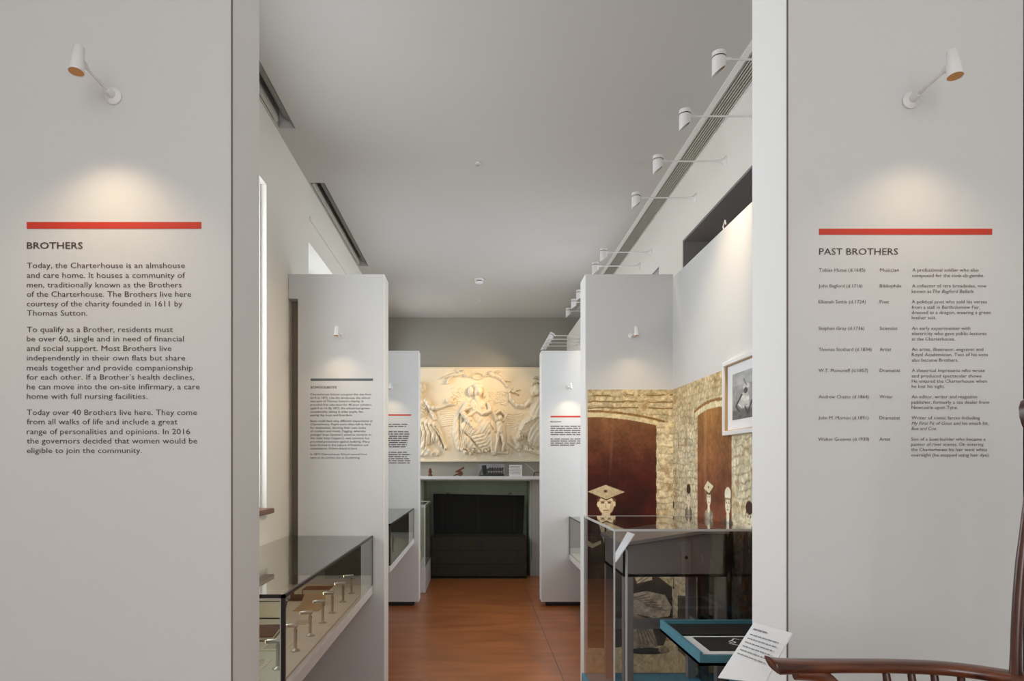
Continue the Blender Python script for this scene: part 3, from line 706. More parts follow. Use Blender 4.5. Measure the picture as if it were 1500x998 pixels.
# ---------------------------------------------------------------- long-armed ceiling-height spotlights
def arm_spot(loc, label, lit=False, yaw=0, name='arm_spotlight', group='long-armed spotlights on the right wall', reach=.415):
    t = thing(name, label, 'spotlight', loc, group); L = Vector(loc)
    R = Matrix.Rotation(-PI/2, 3, 'Y')
    obj('wall_plate', lathe(B(), [(.034, 0), (.034, .004), (.02, .010), (.009, .03), (.006, .07)], L, 16, R), M['white'], t, True)
    obj('arm', tube(B(), [L+Vector((-.02, 0, 0)), L+Vector((-reach+.03, 0, 0))], .0048, 8), M['white'], t, True)
    obj('swivel', tube(B(), [L+Vector((-reach+.055, 0, 0)), L+Vector((-reach+.02, 0, 0))], .009, 8), M['white'], t, True)
    Hc = L+Vector((-reach, 0, 0)); bm = B(); n = 24; r = .031; rings = []
    mx = Matrix.Rotation(yaw, 3, 'Y')
    for zz, rr, cut in ((.036, .024, 0), (.032, r, 0), (-.055, r, 1)):
        rings.append([bm.verts.new(Hc+mx @ Vector((rr*math.cos(2*PI*k/n), rr*math.sin(2*PI*k/n), zz+(.022*math.cos(2*PI*k/n) if cut else 0)))) for k in range(n)])
    rings.append([bm.verts.new(Hc+mx @ Vector((.027*math.cos(2*PI*k/n), .027*math.sin(2*PI*k/n), -.055+.022*math.cos(2*PI*k/n)))) for k in range(n)])
    rings.append([bm.verts.new(Hc+mx @ Vector((.024*math.cos(2*PI*k/n), .024*math.sin(2*PI*k/n), -.005))) for k in range(n)])
    for a, b in zip(rings, rings[1:]):
        for k in range(n): bm.faces.new((a[k], a[(k+1) % n], b[(k+1) % n], b[k]))
    bm.faces.new(rings[0]); bm.faces.new(rings[-1])
    obj('lamp_head', bm, M['white'], t, True)
    obj('ring', lathe(B(), [(.0318, .006), (.0318, .011)], Hc, n, mx), M['ring'], t, True)
    obj('reflector', lathe(B(), [(.0265, -.032), (.0235, -.008), (.0003, -.008)], Hc, n, mx), M['shade_in'], t, True, recalc=False)
    obj('bulb', lathe(B(), [(.0003, -.008), (.014, -.009), (.012, -.024), (.0003, -.026)], Hc, 12, mx), M['bulb'] if lit else M['bulb_dim'], t, True)
    return t
zs = EYE+1.88
nm = ['first and nearest', 'second', 'third', 'fourth', 'fifth', 'sixth', 'seventh', 'eighth', 'ninth']
src = arm_spot((XR, 3.15, zs), 'white long-armed spotlight by the ceiling grille, first and nearest of the row'); src_l = None
for i, d in enumerate([3.66, 4.20, 4.77, 5.98, 6.39, 7.40, 7.80, 8.24]):
    lab = 'white long-armed spotlight by the ceiling grille, %s of the row from the front' % nm[i+1]
    if i in (2, 5):
        if not src_l: src_l = arm_spot((XR, d, zs), lab, True)
        else: dup(src_l, (XR, d, zs), lab)
    else: dup(src, (XR if d < 7.8 else XR, d, zs), lab)
for d, pw in ((3.15, 1), (3.66, 1), (4.20, 1), (4.77, .5), (5.98, .6), (7.40, .6)):
    left = d in (3.66, 4.20)
    spot('arm_beam', (1.125, d, zs-.085), (-1.25, d+.25, 1.55) if left else (.95, d+.1, 0) if d == 5.98 else (1.15, 4.4, .8) if d == 3.15 else (1.36, d-.05, 1.9), pw*(34 if left else 90 if d == 5.98 else 95 if d == 3.15 else 50), (1, .80, .56), math.radians(60), 1, .02)
se = None
for i, d in enumerate([8.07, 8.29, 8.54, 8.76]):
    lab = 'white spotlight over the RELIGION panel aimed at the relief, %s of four' % ['nearest', 'second nearest', 'second furthest', 'furthest'][i]
    if se is None: se = arm_spot((1.31, d, EYE+1.55), lab, False, .5, group='spotlights aimed at the relief', reach=.41)
    else: dup(se, (1.31, d, EYE+1.55), lab)
for d, tx_, pw in ((8.07, (.25, 9.7, 2.5), 26), (8.29, (-.2, 9.7, 2.4), 26), (8.54, (-.65, 9.7, 2.3), 24), (8.76, (.05, 9.7, 2.9), 9)):
    spot('relief_beam', (.83, d, EYE+1.44), tx_, pw*1.35, (1, .71, .40), math.radians(48), .8, .02)

# ---------------------------------------------------------------- ceiling fittings
t = thing('air_grille', 'long slatted air grille with white edge along the right of the ceiling', 'air grille', (1.45, 5.7, ZC))
obj('frame', bx(box(1.380, 1.415, GY0-.02, GY1+.02, ZC-.006, ZC+.006), 1.527, 1.5395, GY0-.02, GY1+.02, ZC-.004, ZC+.006), M['white'], t)
for k in range(7):
    x = 1.420+k*.0160
    obj('slat', box(x, x+.0065, GY0, GY1, ZC-.002, ZC+.03), M['slat'], t)
obj('duct', box(1.414, 1.534, GY0, GY1, ZC+.09, ZC+.12), M['void'], t)
for i, (a, b) in enumerate(POCK):
    t = thing('roller_blind', ['rolled grey blind in the ceiling slot above the nearest left window', 'rolled grey blind in the ceiling slot above the farther left window'][i], 'blind', ((PX0+PX1)/2, (a+b)/2, ZC+.08), 'rolled blinds in the ceiling slots')
    obj('roll', tube(B(), [(PX0+.072, a+.02, ZC+.07), (PX0+.072, b-.06, ZC+.07)], .036, 20), M['blind'], t, True)
    obj('hem_bar', box(PX0+.006, PX0+.024, a+.02, b-.10, ZC-.006, ZC+.03, bev=.003), M['slat'], t)
    obj('bracket', box(PX0+.06, PX0+.085, b-.06, b, ZC+.06, ZC+.08), M['slat'], t)
    obj('bracket', box(PX0+.06, PX0+.085, a, a+.02, ZC+.06, ZC+.08), M['slat'], t)
    obj('chain', tube(B(), [(PX0+.088, b-.03, ZC+.06), (PX0+.09, b-.03, ZC+.01), (PX0+.09, b-.03, ZC-.012)], .002, 6), M['slat'], t)
t = thing('smoke_detector', 'round white smoke detector in the middle of the ceiling, far back', 'smoke detector', (.046, 7.75, ZC))
obj('base', lathe(B(), [(.055, 0), (.055, -.012), (.050, -.016)], (.046, 7.75, ZC), 24), M['white'], t, True)
obj('neck', lathe(B(), [(.028, -.014), (.028, -.032)], (.046, 7.75, ZC), 20), M['void'], t, True)
obj('cap', lathe(B(), [(.047, -.030), (.046, -.038), (.034, -.050), (.012, -.054)], (.046, 7.75, ZC), 24), M['white'], t, True)
def sprinkler(x, y, lab):
    t = thing('sprinkler', lab, 'sprinkler', (x, y, ZC), 'ceiling sprinklers')
    obj('rose', lathe(B(), [(.018, 0), (.017, -.004), (.009, -.007)], (x, y, ZC), 16), M['white'], t, True)
    obj('nozzle', lathe(B(), [(.007, -.006), (.005, -.018), (.012, -.020), (.012, -.022)], (x, y, ZC), 12), M['alu'], t, True)
    return t
sp = sprinkler(.0185, 4.78, 'tiny ceiling sprinkler alone in the centre of the pale ceiling')
dup(sp, (.052, 8.77, ZC), 'tiny ceiling sprinkler behind the smoke detector, near the far wall')

# ---------------------------------------------------------------- wall-hung glass cases
def glass_case(name, label, x0, x1, y0, y1, zb, zt, aisle=1, shelf=.055, group=None, lining=True):
    """x1 = aisle face, y0 = near end"""
    t = thing(name, label, 'display case', ((x0+x1)/2, (y0+y1)/2, zb-shelf), group)
    lo, hi = min(x0, x1), max(x0, x1); s = 1 if x1 > x0 else -1
    obj('shelf', box(lo, hi, y0, y1, zb-shelf, zb, bev=.002, seg=1), M['white'], t)
    obj('bracket', box(x0, x0+s*.10, y0+.1, y1-.1, zb-shelf-.22, zb-shelf, bev=.004), M['panel'], t)
    obj('bed', box(lo+.012, hi-.02, y0+.015, y1-.012, zb, zb+.010), M['linen'], t)
    g = .006
    obj('glass_top', box(lo, hi, y0, y1, zt-g, zt), M['glass_top'], t)
    obj('glass_side', box(x1, x1-s*g, y0+g, y1, zb, zt-g), M['glass_side'], t)
    obj('glass_end', box(lo, hi, y0, y0+g, zb, zt-g), M['glass'], t)
    e = B()
    bx(e, x1+s*.001, x1-s*.008, y0-.001, y1, zt-.012, zt+.001)
    bx(e, lo, hi, y0-.001, y0+.008, zt-.012, zt+.001)
    bx(e, x1+s*.001, x1-s*.013, y0-.001, y0+.013, zb, zt)
    bx(e, x1+s*.001, x1-s*.008, y1-.008, y1, zb, zt)
    obj('edge_seal', e, M['dark_seal'], t)
    w_ = bx(B(), x1-s*.0145, x1-s*.0175, y0+.001, y0+.004, zb, zt-.013); bx(w_, lo, hi-.013, y0+.0005, y0+.004, zt-.0155, zt-.0125)
    obj('seal_bead', w_, M['white'], t)
    if lining: obj('end_lining', box(lo+.005, hi-.007, y1-.012, y1-.002, zb+.07, zt-.008), M['lining'], t)
    return t
CX1 = -.685; ZB, ZTOP = EYE-.795, EYE-.461
glass_case('display_case', 'long wall-hung glass case of small exhibits in front of the SCHOOLBOYS panel', XL+.002, CX1, 2.455, Y2-.002, ZB, ZTOP)
glass_case('display_case', 'wall-hung glass case jutting from behind the SCHOOLBOYS panel, further back', XL+.002, -.68, 5.48, Y3-.002, ZB, ZTOP)
glass_case('display_case', 'low glass case just showing at the foot of the RELIGION panel', 1.52, 1.045, 5.4, Y3-.002, EYE-.97, EYE-.553, shelf=.06)
BED = ZB+.010
# the little lights on posts along the front of the long case
def post_light(loc, label, tilt=0, lit=False):
    t = thing('case_light', label, 'display light', loc, 'post lights in the long glass case'); L = Vector(loc)
    obj('base', lathe(B(), [(.021, 0), (.021, .003), (.012, .007), (.007, .012)], L, 16), M['chrome'], t, True)
    obj('post', lathe(B(), [(.0072, .008), (.0072, .082), (.0088, .084), (.0088, .092), (.005, .094), (.005, .104)], L, 14), M['chrome'], t, True)
    obj('lamp_head', tube(B(), [L+Vector((.012, 0, .109)), L+Vector((.008, 0, .110)), L+Vector((-.040, 0, .106)), L+Vector((-.046, 0, .1055))], [.006, .0092, .0092, .007], 14), M['chrome'], t, True)
    obj('lens', tube(B(), [L+Vector((-.046, 0, .1055)), L+Vector((-.048, 0, .1053))], .0062, 12), M['bulb' if lit else 'bulb_dim'], t, True)
    return t
ords = ['nearest', 'second', 'third', 'fourth', 'fifth', 'sixth', 'furthest']
k0 = post_light((-.766, 2.65, BED), 'small nickel post light in the long glass case, nearest the front corner', lit=False); k1 = None
for i, d in enumerate([2.91, 3.17, 3.43, 3.66, 3.96, 4.23]):
    lab = 'small nickel post light in the long glass case, %s from the front' % ords[i+1]
    if i >= 3:
        if k1 is None: k1 = post_light((-.766, d, BED), lab, lit=True)
        else: dup(k1, (-.766, d, BED), lab)
    else: dup(k0, (-.766, d, BED), lab)
def flat_card(name, label, cat, cx, cy, w_, d_, h, m, ink=True, rot=0, group=None, z=None):
    t = thing(name, label, cat, (cx, cy, z or BED), group)
    zz = z or BED
    obj('card', box(cx-w_/2, cx+w_/2, cy-d_/2, cy+d_/2, zz, zz+h, bev=.0006, seg=1), m, t)
    if ink:
        bm = B(); k = int(d_/.011)-2
        for j in range(k):
            greek(bm, cx-w_*.42, cx+w_*rg.uniform(.2, .42), cy+d_/2-.014-.011*j, .005, lambda a, b: (a, b, zz+h+.0004), rg)
        obj('printed_lines', bm, M['ink_grey'], t)
    t.rotation_euler.z = rot; return t
flat_card('caption_card', 'pale caption card nearest the front corner of the long glass case', 'card', -.885, 2.68, .12, .20, .003, M['cream'], group='caption cards in the long case')
flat_card('caption_card', 'pale caption card beside the second post light in the long case', 'card', -.865, 2.98, .11, .15, .003, M['cream'], group='caption cards in the long case')
flat_card('caption_card', 'pale caption card beside the fourth post light in the long case', 'card', -.86, 3.42, .10, .14, .003, M['cream'], group='caption cards in the long case')
def book(label, cx, cy, w_, d_, h, cover, rot=0):
    t = thing('book', label, 'book', (cx, cy, BED))
    obj('cover', bx(bx(box(cx-w_/2, cx+w_/2, cy-d_/2, cy+d_/2, BED, BED+.004, bev=.001, seg=1), cx-w_/2, cx+w_/2, cy-d_/2, cy+d_/2, BED+h-.004, BED+h, bev=.001, seg=1), cx-w_/2, cx-w_/2+.004, cy-d_/2, cy+d_/2, BED+.004, BED+h-.004), cover, t)
    obj('pages', box(cx-w_/2+.004, cx+w_/2-.004, cy-d_/2+.004, cy+d_/2-.004, BED+.004, BED+h-.004), M['cream'], t)
    t.rotation_euler.z = rot
book('brown leather book lying flat near the front of the long glass case', -1.0, 3.18, .16, .24, .022, M['leather'], .1)
book('long narrow brown book lying at the back of the long glass case', -.975, 4.24, .17, .12, .034, M['leather'])
# open folder and tan folder
t = thing('open_folder', 'dark open folder with pale pages standing in the long glass case', 'folder', (-1.08, 3.62, BED))
prism_pts = [(-1.17, 3.52, BED), (-.99, 3.52, BED), (-.99, 3.60, BED+.075), (-1.17, 3.60, BED+.075)]
obj('cover', prism(B(), prism_pts, (0, .008, .0)), M['dark_leather'], t)
obj('page', prism(B(), [(-1.16, 3.517, BED+.006), (-1.0, 3.517, BED+.006), (-1.0, 3.591, BED+.072), (-1.16, 3.591, BED+.072)], (0, -.004, .002)), M['cream'], t)
obj('prop', box(-1.09, -1.07, 3.60, 3.66, BED, BED+.05), M['dark_leather'], t)
bm = box(-.99, -.85, 3.70, 3.86, BED, BED+.004, bev=.001, seg=1)
prism(bm, [(-.99, 3.86, BED), (-.85, 3.86, BED), (-.86, 3.93, BED+.055), (-.98, 3.93, BED+.055)], (0, .004, 0))
tag(obj('document_wallet', bm, M['tan']), 'tan document wallet opened beside the fifth post light', 'wallet')
# dark boat-shaped ink tray
t = thing('ink_tray', 'dark boat-shaped desk tray with an upright pot in the long glass case', 'tray', (-1.05, 4.02, BED))
bm = B(); n = 28
def ringz(s, z): return [bm.verts.new((-1.05+.085*s*math.cos(2*PI*k/n), 4.02+.045*s*math.sin(2*PI*k/n), z)) for k in range(n)]
R_ = [ringz(.6, BED), ringz(.95, BED+.018), ringz(1, BED+.026), ringz(.9, BED+.026), ringz(.55, BED+.008)]
for a, b in zip(R_, R_[1:]):
    for k in range(n): bm.faces.new((a[k], a[(k+1) % n], b[(k+1) % n], b[k]))
bm.faces.new(R_[0][::-1]); bm.faces.new(R_[-1])
obj('dish', bm, M['dark_leather'], t, True)
obj('pot', lathe(B(), [(.018, .006), (.022, .02), (.020, .045), (.014, .056), (.016, .062), (.010, .062), (.009, .05)], (-1.085, 4.02, BED), 18), M['leather'], t, True)
# print in a red-brown mount with dark glass slide in the near end
t = thing('glass_plate', 'dark glass plate propped at the wall side of the long case', 'plate', (-1.14, 2.98, BED))
obj('plate', prism(B(), [(-1.24, 2.88, BED+.0), (-1.04, 2.98, BED+.0), (-1.04, 3.01, BED+.13), (-1.24, 2.91, BED+.13)], (-.002, .005, 0)), M['black'], t)
obj('easel', prism(B(), [(-1.15, 2.93, BED), (-1.13, 2.94, BED), (-1.13, 2.985, BED+.09), (-1.15, 2.975, BED+.09)], (-.02, .05, 0)), M['chrome'], t)
# exhibits of the second case
flat_card('caption_card', 'white printed sheet in the glass case behind the SCHOOLBOYS panel', 'card', -.84, 5.72, .16, .22, .003, M['paper'])
t = thing('case_light', 'small post light in the glass case behind the SCHOOLBOYS panel', 'display light', (-.76, 6.3, BED))
L = Vector((-.76, 6.3, BED))
obj('base', lathe(B(), [(.021, 0), (.021, .003), (.012, .007), (.007, .012)], L, 16), M['chrome'], t, True)
obj('post', lathe(B(), [(.0072, .008), (.0072, .13)], L, 14), M['chrome'], t, True)
obj('lamp_head', tube(B(), [L+Vector((.012, 0, .139)), L+Vector((-.046, 0, .135))], .009, 14), M['chrome'], t, True)
obj('lens', tube(B(), [L+Vector((-.046, 0, .135)), L+Vector((-.049, 0, .135))], .007, 12), M['bulb'], t, True)

# tall case far left
t = thing('display_case', 'tall glass case on a white drawer plinth beside the open chest', 'display case', (-.92, 8.9, 0))
X0, X1, y0, y1 = -1.24, -.612, 8.38, 9.38
bm = B(); bx(bm, X0, X1, y0, y1, 0, .152, bev=.003, seg=1); bx(bm, X0, X1, y0, y1, .158, .31, bev=.003, seg=1); bx(bm, X0+.01, X1-.01, y0+.01, y1-.01, .15, .16)
obj('plinth', bm, M['white'], t)
ztc = 1.08
obj('glass_front', box(X0, X1, y0, y0+.006, .31, ztc-.02), M['glass'], t); obj('glass_side', box(X1-.006, X1, y0+.006, y1, .31, ztc-.02), M['glass'], t)
obj('back_lining', box(X0, X1-.007, y1-.02, y1, .31, ztc-.02), M['hearth'], t)
bm = B(); bx(bm, X0, X1+.003, y0-.003, y0+.018, ztc-.03, ztc); bx(bm, X1-.018, X1+.003, y0, y1, ztc-.03, ztc); bx(bm, X0, X1, y1-.02, y1, ztc-.03, ztc); bx(bm, X1-.014, X1+.001, y0-.001, y0+.014, .31, ztc-.03)
obj('rim', bm, M['alu'], t); obj('glass_top', box(X0, X1-.018, y0+.018, y1-.02, ztc-.012, ztc-.006), M['glass'], t)
bm = B(); lathe(bm, [(.07, 0), (.13, .06), (.12, .16), (.07, .24), (.05, .26), (.055, .28)], (-.80, 8.66, .31), 24)
tag(obj('pottery_jar', bm, M['cream'], None, True), 'cream pottery jar inside the tall glass case at the back left', 'jar')

# ---------------------------------------------------------------- the desk case
DX0, DX1, DY0, DY1, DZ0, DZ1 = .650, 1.312, 3.2, 4.08, .315, 1.257
t = thing('display_case', 'large clear case on a teal plinth holding a dark school desk', 'display case', (.98, 3.64, 0))
obj('plinth', box(DX0-.012, DX1, DY0-.012, DY1+.012, 0, DZ0, bev=.004), M['teal'], t)
g = .010
obj('clear_front', box(DX0, DX1, DY0, DY0+g, DZ0, DZ1-g), M['acrylic'], t); obj('clear_side', box(DX0, DX0+g, DY0+g, DY1, DZ0, DZ1-g), M['acrylic'], t)
obj('clear_side', box(DX1-g, DX1, DY0+g, DY1, DZ0, DZ1-g), M['acrylic'], t); obj('clear_back', box(DX0+g, DX1-g, DY1-g, DY1, DZ0, DZ1-g), M['acrylic'], t)
obj('clear_lid', box(DX0, DX1, DY0, DY1, DZ1-g, DZ1), M['acrylic'], t)
bm = B(); e = .0065
for (x, y) in ((DX0, DY0), (DX1-e, DY0), (DX0, DY1-e), (DX1-e, DY1-e)): bx(bm, x-.0005, x+e, y-.0005, y+e, DZ0, DZ1+.0005)
bx(bm, DX0, DX1, DY0-.0006, DY0+e, DZ1-g, DZ1+.0006); bx(bm, DX0-.0006, DX0+e, DY0, DY1, DZ1-g, DZ1+.0006); bx(bm, DX0, DX1, DY1-.003, DY1+.0006, DZ1-g*.5, DZ1+.0006)
obj('glued_edge', bm, M['acrylic_edge'], t)
# school desk
t = thing('school_desk', 'dark wooden sloping school desk standing inside the clear case', 'desk', (1.03, 3.77, DZ0))
sx0, sx1, sy0, sy1 = .762, 1.29, 3.50, 4.03
bm = B()
for ya, yb in ((sy0, sy0+.022), (sy1-.022, sy1)): prism(bm, [(sx0, ya, .985), (sx1, ya, .985), (sx1, ya, 1.205), (sx0+.40, ya, 1.205), (sx0, ya, 1.14)], (0, yb-ya, 0))
bx(bm, sx0, sx0+.02, sy0, sy1, .985, 1.138); bx(bm, sx1-.02, sx1, sy0, sy1, .985, 1.204); bx(bm, sx0, sx1, sy0, sy1, .985, 1.0)
obj('desk_box', bm, M['desk'], t)
obj('lid', prism(B(), [(sx0-.02, sy0-.015, 1.142), (sx0+.40, sy0-.015, 1.208), (sx1+.008, sy0-.015, 1.208), (sx1+.008, sy0-.015, 1.224), (sx0+.40, sy0-.015, 1.225), (sx0-.02, sy0-.015, 1.160)], (0, sy1-sy0+.03, 0)), M['desk'], t)
for x, y in ((sx0, sy0), (sx1-.05, sy0), (sx0, sy1-.05), (sx1-.05, sy1-.05)):
    obj('leg', box(x, x+.05, y, y+.05, DZ0, .985, bev=.003), M['desk'], t)
obj('stretcher', box(sx1-.04, sx1-.012, sy0+.05, sy1-.05, .60, .68, bev=.002), M['desk'], t)
obj('stretcher', box(sx0+.05, sx1-.05, sy1-.035, sy1-.015, .60, .66, bev=.002), M['desk'], t)
dr = obj('end_panel', box(1.055, 1.105, sy0-.008, sy0, 1.0, 1.165, bev=.003), M['desk'], t)
obj('keyhole', tube(B(), [(1.08, sy0-.011, 1.085), (1.08, sy0-.007, 1.085)], .009, 12), M['iron'], dr)
# caption on an acrylic post, inside the case, and the large one by the chair
def caption(name, label, c4, th, post_xy, z0, lines_, ratio=.62, mt='ink_grey'):
    ft, nt, nb, fb_ = [Vector(v) for v in c4]         # far top, near top, near bottom, far bottom
    base = Vector((post_xy[0], post_xy[1], z0)); t = thing(name, label, 'caption', base)
    nrm = (nt-ft).cross(fb_-ft).normalized()
    if nrm.z < 0: nrm = -nrm
    obj('label_plate', prism(B(), [ft, nt, nb, fb_], -nrm*th), M['paper'], t)
    def place(a, b): return ft+(nt-ft)*a+(fb_-ft)*b+nrm*.0006
    bm = B()
    W_ = (nt-ft).length; H_ = (fb_-ft).length
    for j in range(lines_):
        y = .09+(j*.068+(.03 if j else 0)); th_ = .026 if j == 0 else .017
        e_ = .5 if j == 0 else rg.uniform(.8, .92)
        x = .1
        while x < e_-.02:
            wl = min(rg.uniform(.04, .13), e_-x)
            q = [place(x, y), place(x+wl, y), place(x+wl, y+th_), place(x, y+th_)]
            bm.faces.new([bm.verts.new(v) for v in q]); x += wl+.02
    obj('printed_lines', bm, M['ink_pale'], t, recalc=False)
    mid = (ft+nt+nb+fb_)/4-nrm*th
    obj('post', tube(B(), [(base.x, base.y, z0), (base.x, base.y, mid.z-.02), mid], .006, 12), M['acrylic_edge'], t, True)
    obj('post_foot', lathe(B(), [(.03, 0), (.03, .004), (.01, .007)], base, 20), M['acrylic_edge'], t, True)
    return t
dF, dN = 3.42, 3.27
caption('caption_label', 'small tilted white caption on a clear post inside the school desk case', [P(919, 779, dF), P(929.4, 782.6, dN), P(901.6, 824, dN), P(897.5, 817, dF)], .004, (.742, 3.345), DZ0, 9)
# ---------------------------------------------------------------- teal tray with black prints, in front of the desk case
t = thing('display_tray', 'shallow teal tray on a pedestal in front of the clear desk case', 'tray', (1.08, 2.88, 0))
ta, tb, tx0, tx1, tz = 2.60, 3.157, .855, 1.30, .843
bm = B(); rh = .052; rt = .012
bx(bm, tx0, tx1, ta, tb, tz-rh, tz-rh+.012); bx(bm, tx0, tx0+rt, ta, tb, tz-rh, tz); bx(bm, tx1-rt, tx1, ta, tb, tz-rh, tz)
bx(bm, tx0+rt, tx1-rt, ta, ta+rt, tz-rh, tz-.012); bx(bm, tx0+rt, tx1-rt, tb-rt, tb, tz-rh, tz)
obj('tray', bm, M['teal'], t)
obj('bed', box(tx0+rt, tx1-rt, ta+rt, tb-rt, tz-rh+.012, tz-rh+.018), M['teal'], t)
obj('pedestal', box(1.13, 1.28, 2.78, 3.04, .03, tz-rh, bev=.004), M['teal'], t); obj('pedestal_foot', box(1.06, 1.31, 2.70, 3.1, 0, .03, bev=.004), M['teal'], t)
zz = tz-rh+.018
t = thing('slate_tablet', 'plain black tablet lying at the back of the teal tray', 'tablet', (1.08, 3.05, zz))
obj('slab', box(tx0+.02, tx1-.025, 2.94, 3.135, zz, zz+.02, bev=.003), M['black'], t)
t = thing('mounted_print', 'black print with white squiggle in a broad white border, in the teal tray', 'print', (1.08, 2.76, zz))
obj('border', box(tx0+.018, tx1-.02, 2.625, 2.90, zz, zz+.022, bev=.002, seg=1), M['paper'], t)
obj('print', box(tx0+.06, tx1-.06, 2.66, 2.875, zz+.022, zz+.0235), M['black'], t)
bm = B()
for pts in ([(1.04, 2.80), (1.055, 2.815), (1.065, 2.79), (1.05, 2.775), (1.04, 2.79)], [(1.055, 2.81), (1.08, 2.85), (1.095, 2.83)], [(1.03, 2.77), (1.06, 2.74), (1.1, 2.76), (1.085, 2.79)], [(1.10, 2.83), (1.14, 2.80), (1.12, 2.76)]):
    for a, b in zip(pts, pts[1:]):
        dv = Vector((b[0]-a[0], b[1]-a[1], 0)).normalized(); nn = Vector((-dv.y, dv.x, 0))*.0035
        A_, B_ = Vector((a[0], a[1], zz+.0238)), Vector((b[0], b[1], zz+.0238))
        bm.faces.new([bm.verts.new(v) for v in (A_-nn, B_-nn, B_+nn, A_+nn)])
obj('white_squiggle', bm, M['paper'], t)

# ---------------------------------------------------------------- fireplace wall
t = thing('fireplace', 'grey fireplace with white mantel shelf below the plaster relief', 'fireplace', (0, 9.7, 0))
FW = M['wall']
fy = 9.69
obj('lining', bx(bx(bx(box(HX0, HX1, YB+.58, YB+.6, 0, HZ), HX0, HX0+.02, YB, YB+.58, 0, HZ), HX1-.02, HX1, YB, YB+.58, 0, HZ), HX0+.02, HX1-.02, YB, YB+.58, HZ-.02, HZ), M['hearth'], t)
grey_mantel = mat('warm_grey_mantel', (.42, .40, .375), .6, noise=.03)
obj('jamb', box(HX0-.13, HX0, fy, YB, 0, HZ, bev=.003), grey_mantel, t); obj('jamb', box(HX1, HX1+.13, fy, YB, 0, HZ, bev=.003), grey_mantel, t)
obj('plinth_block', box(HX0-.14, HX0+.003, fy-.02, fy, 0, .21, bev=.003), grey_mantel, t); obj('plinth_block', box(HX1-.02, HX1+.14, fy-.02, fy, 0, .21, bev=.003), grey_mantel, t)
obj('mantel_shelf', bx(box(HX0-.2, HX1+.2, 9.5, YB, 1.375, 1.418, bev=.004), HX0-.18, HX1+.18, 9.54, YB, HZ, 1.376), M['white'], t)
# relief: a real height field in plaster
RZ0, RZ1 = 1.615, 2.968
rk = .0097; rx = np.arange(588, 816.01, .5); ry = np.arange(538, 677.4, .5)
X, Y = np.meshgrid(rx, ry); Hh = np.zeros(X.shape)
def capz(ax, ay, ra, bx_, by, rb, h, base=0.):
    global Hh
    L2 = (bx_-ax)**2+(by-ay)**2+1e-9
    tt = np.clip(((X-ax)*(bx_-ax)+(Y-ay)*(by-ay))/L2, 0, 1)
    r = ra+(rb-ra)*tt; d = np.hypot(X-ax-tt*(bx_-ax), Y-ay-tt*(by-ay))
    v = base+h*np.sqrt(np.clip(1-(d/r)**2, 0, 1)); v = np.where(d < r, v, 0)
    Hh = np.maximum(Hh, v)
def path(pts, r, h, base=0., r2=None):
    n = len(pts)-1
    for i in range(n):
        f0 = i/n; f1 = (i+1)/n; rb = r if r2 is None else r2
        capz(*pts[i], r+(rb-r)*f0, *pts[i+1], r+(rb-r)*f1, h, base)
def blob(cx, cy, rx_, ry_, h, ang=0, base=0., pw=.5):
    global Hh
    dx = X-cx; dy = Y-cy; ca, sa = math.cos(ang), math.sin(ang)
    r = ((dx*ca+dy*sa)/rx_)**2+((-dx*sa+dy*ca)/ry_)**2
    Hh = np.maximum(Hh, np.where(r < 1, base+h*np.clip(1-r, 0, 1)**pw, 0))
def carve(pts, w_, dep):
    global Hh
    d = np.full(X.shape, 1e9)
    for (x1, y1), (x2, y2) in zip(pts, pts[1:]):
        L2 = (x2-x1)**2+(y2-y1)**2+1e-9; tt = np.clip(((X-x1)*(x2-x1)+(Y-y1)*(y2-y1))/L2, 0, 1)
        d = np.minimum(d, np.hypot(X-x1-tt*(x2-x1), Y-y1-tt*(y2-y1)))
    Hh = np.where(Hh > 1, Hh-dep*np.exp(-(d/w_)**2), Hh)
def ridge(pts, w_, dep):
    carve(pts, w_, -dep)
rr = random.Random(9)
# cloudy ground and rays
Hh += np.clip((fbm(X, Y, 18, 201)-.45)*5, 0, 2)*np.clip((Y-600)/30, 0, 1)
for k in range(9): path([(648+rr.uniform(-3, 3), 600+k*3.1), (664, 599+k*2.9), (674+rr.uniform(-3, 3), 601+k*2.2)], 1.0, 1.3)
for k in range(7): path([(742, 606+k*3.4), (752, 608+k*2.9), (764+rr.uniform(-3, 3), 605+k*2.6)], 1.1, 1.5)
# foliage
for (cx, cy, sx_, sy_, n_) in ((673, 576, 11, 8, 34), (728, 584, 12, 11, 44), (668, 590, 8, 5, 14)):
    for k in range(n_):
        x_ = cx+rr.uniform(-sx_, sx_); y_ = cy+rr.uniform(-sy_, sy_); a = rr.uniform(-.9, .9)
        capz(x_, y_, 1.1, x_+4*math.cos(a), y_+4*math.sin(a), .5, 1.7)
path([(716, 606), (724, 592), (722, 574)], .8, 1.5); path([(724, 592), (737, 586)], .8, 1.5)
# throne cloak of the central figure and her skirt
path([(684, 592), (672, 610), (669, 635), (674, 655)], 7, 4); path([(716, 592), (724, 610), (726, 640), (726, 660)], 4, 3.5)
blob(700, 634, 26, 30, 9, 0, 0, .45); blob(690, 628, 17, 14, 11); blob(712, 627, 13, 14, 11.5); blob(700, 650, 25, 13, 8)
path([(716, 622), (722, 640), (724, 662)], 6, 8); path([(690, 628), (684, 645), (680, 656)], 7, 8)
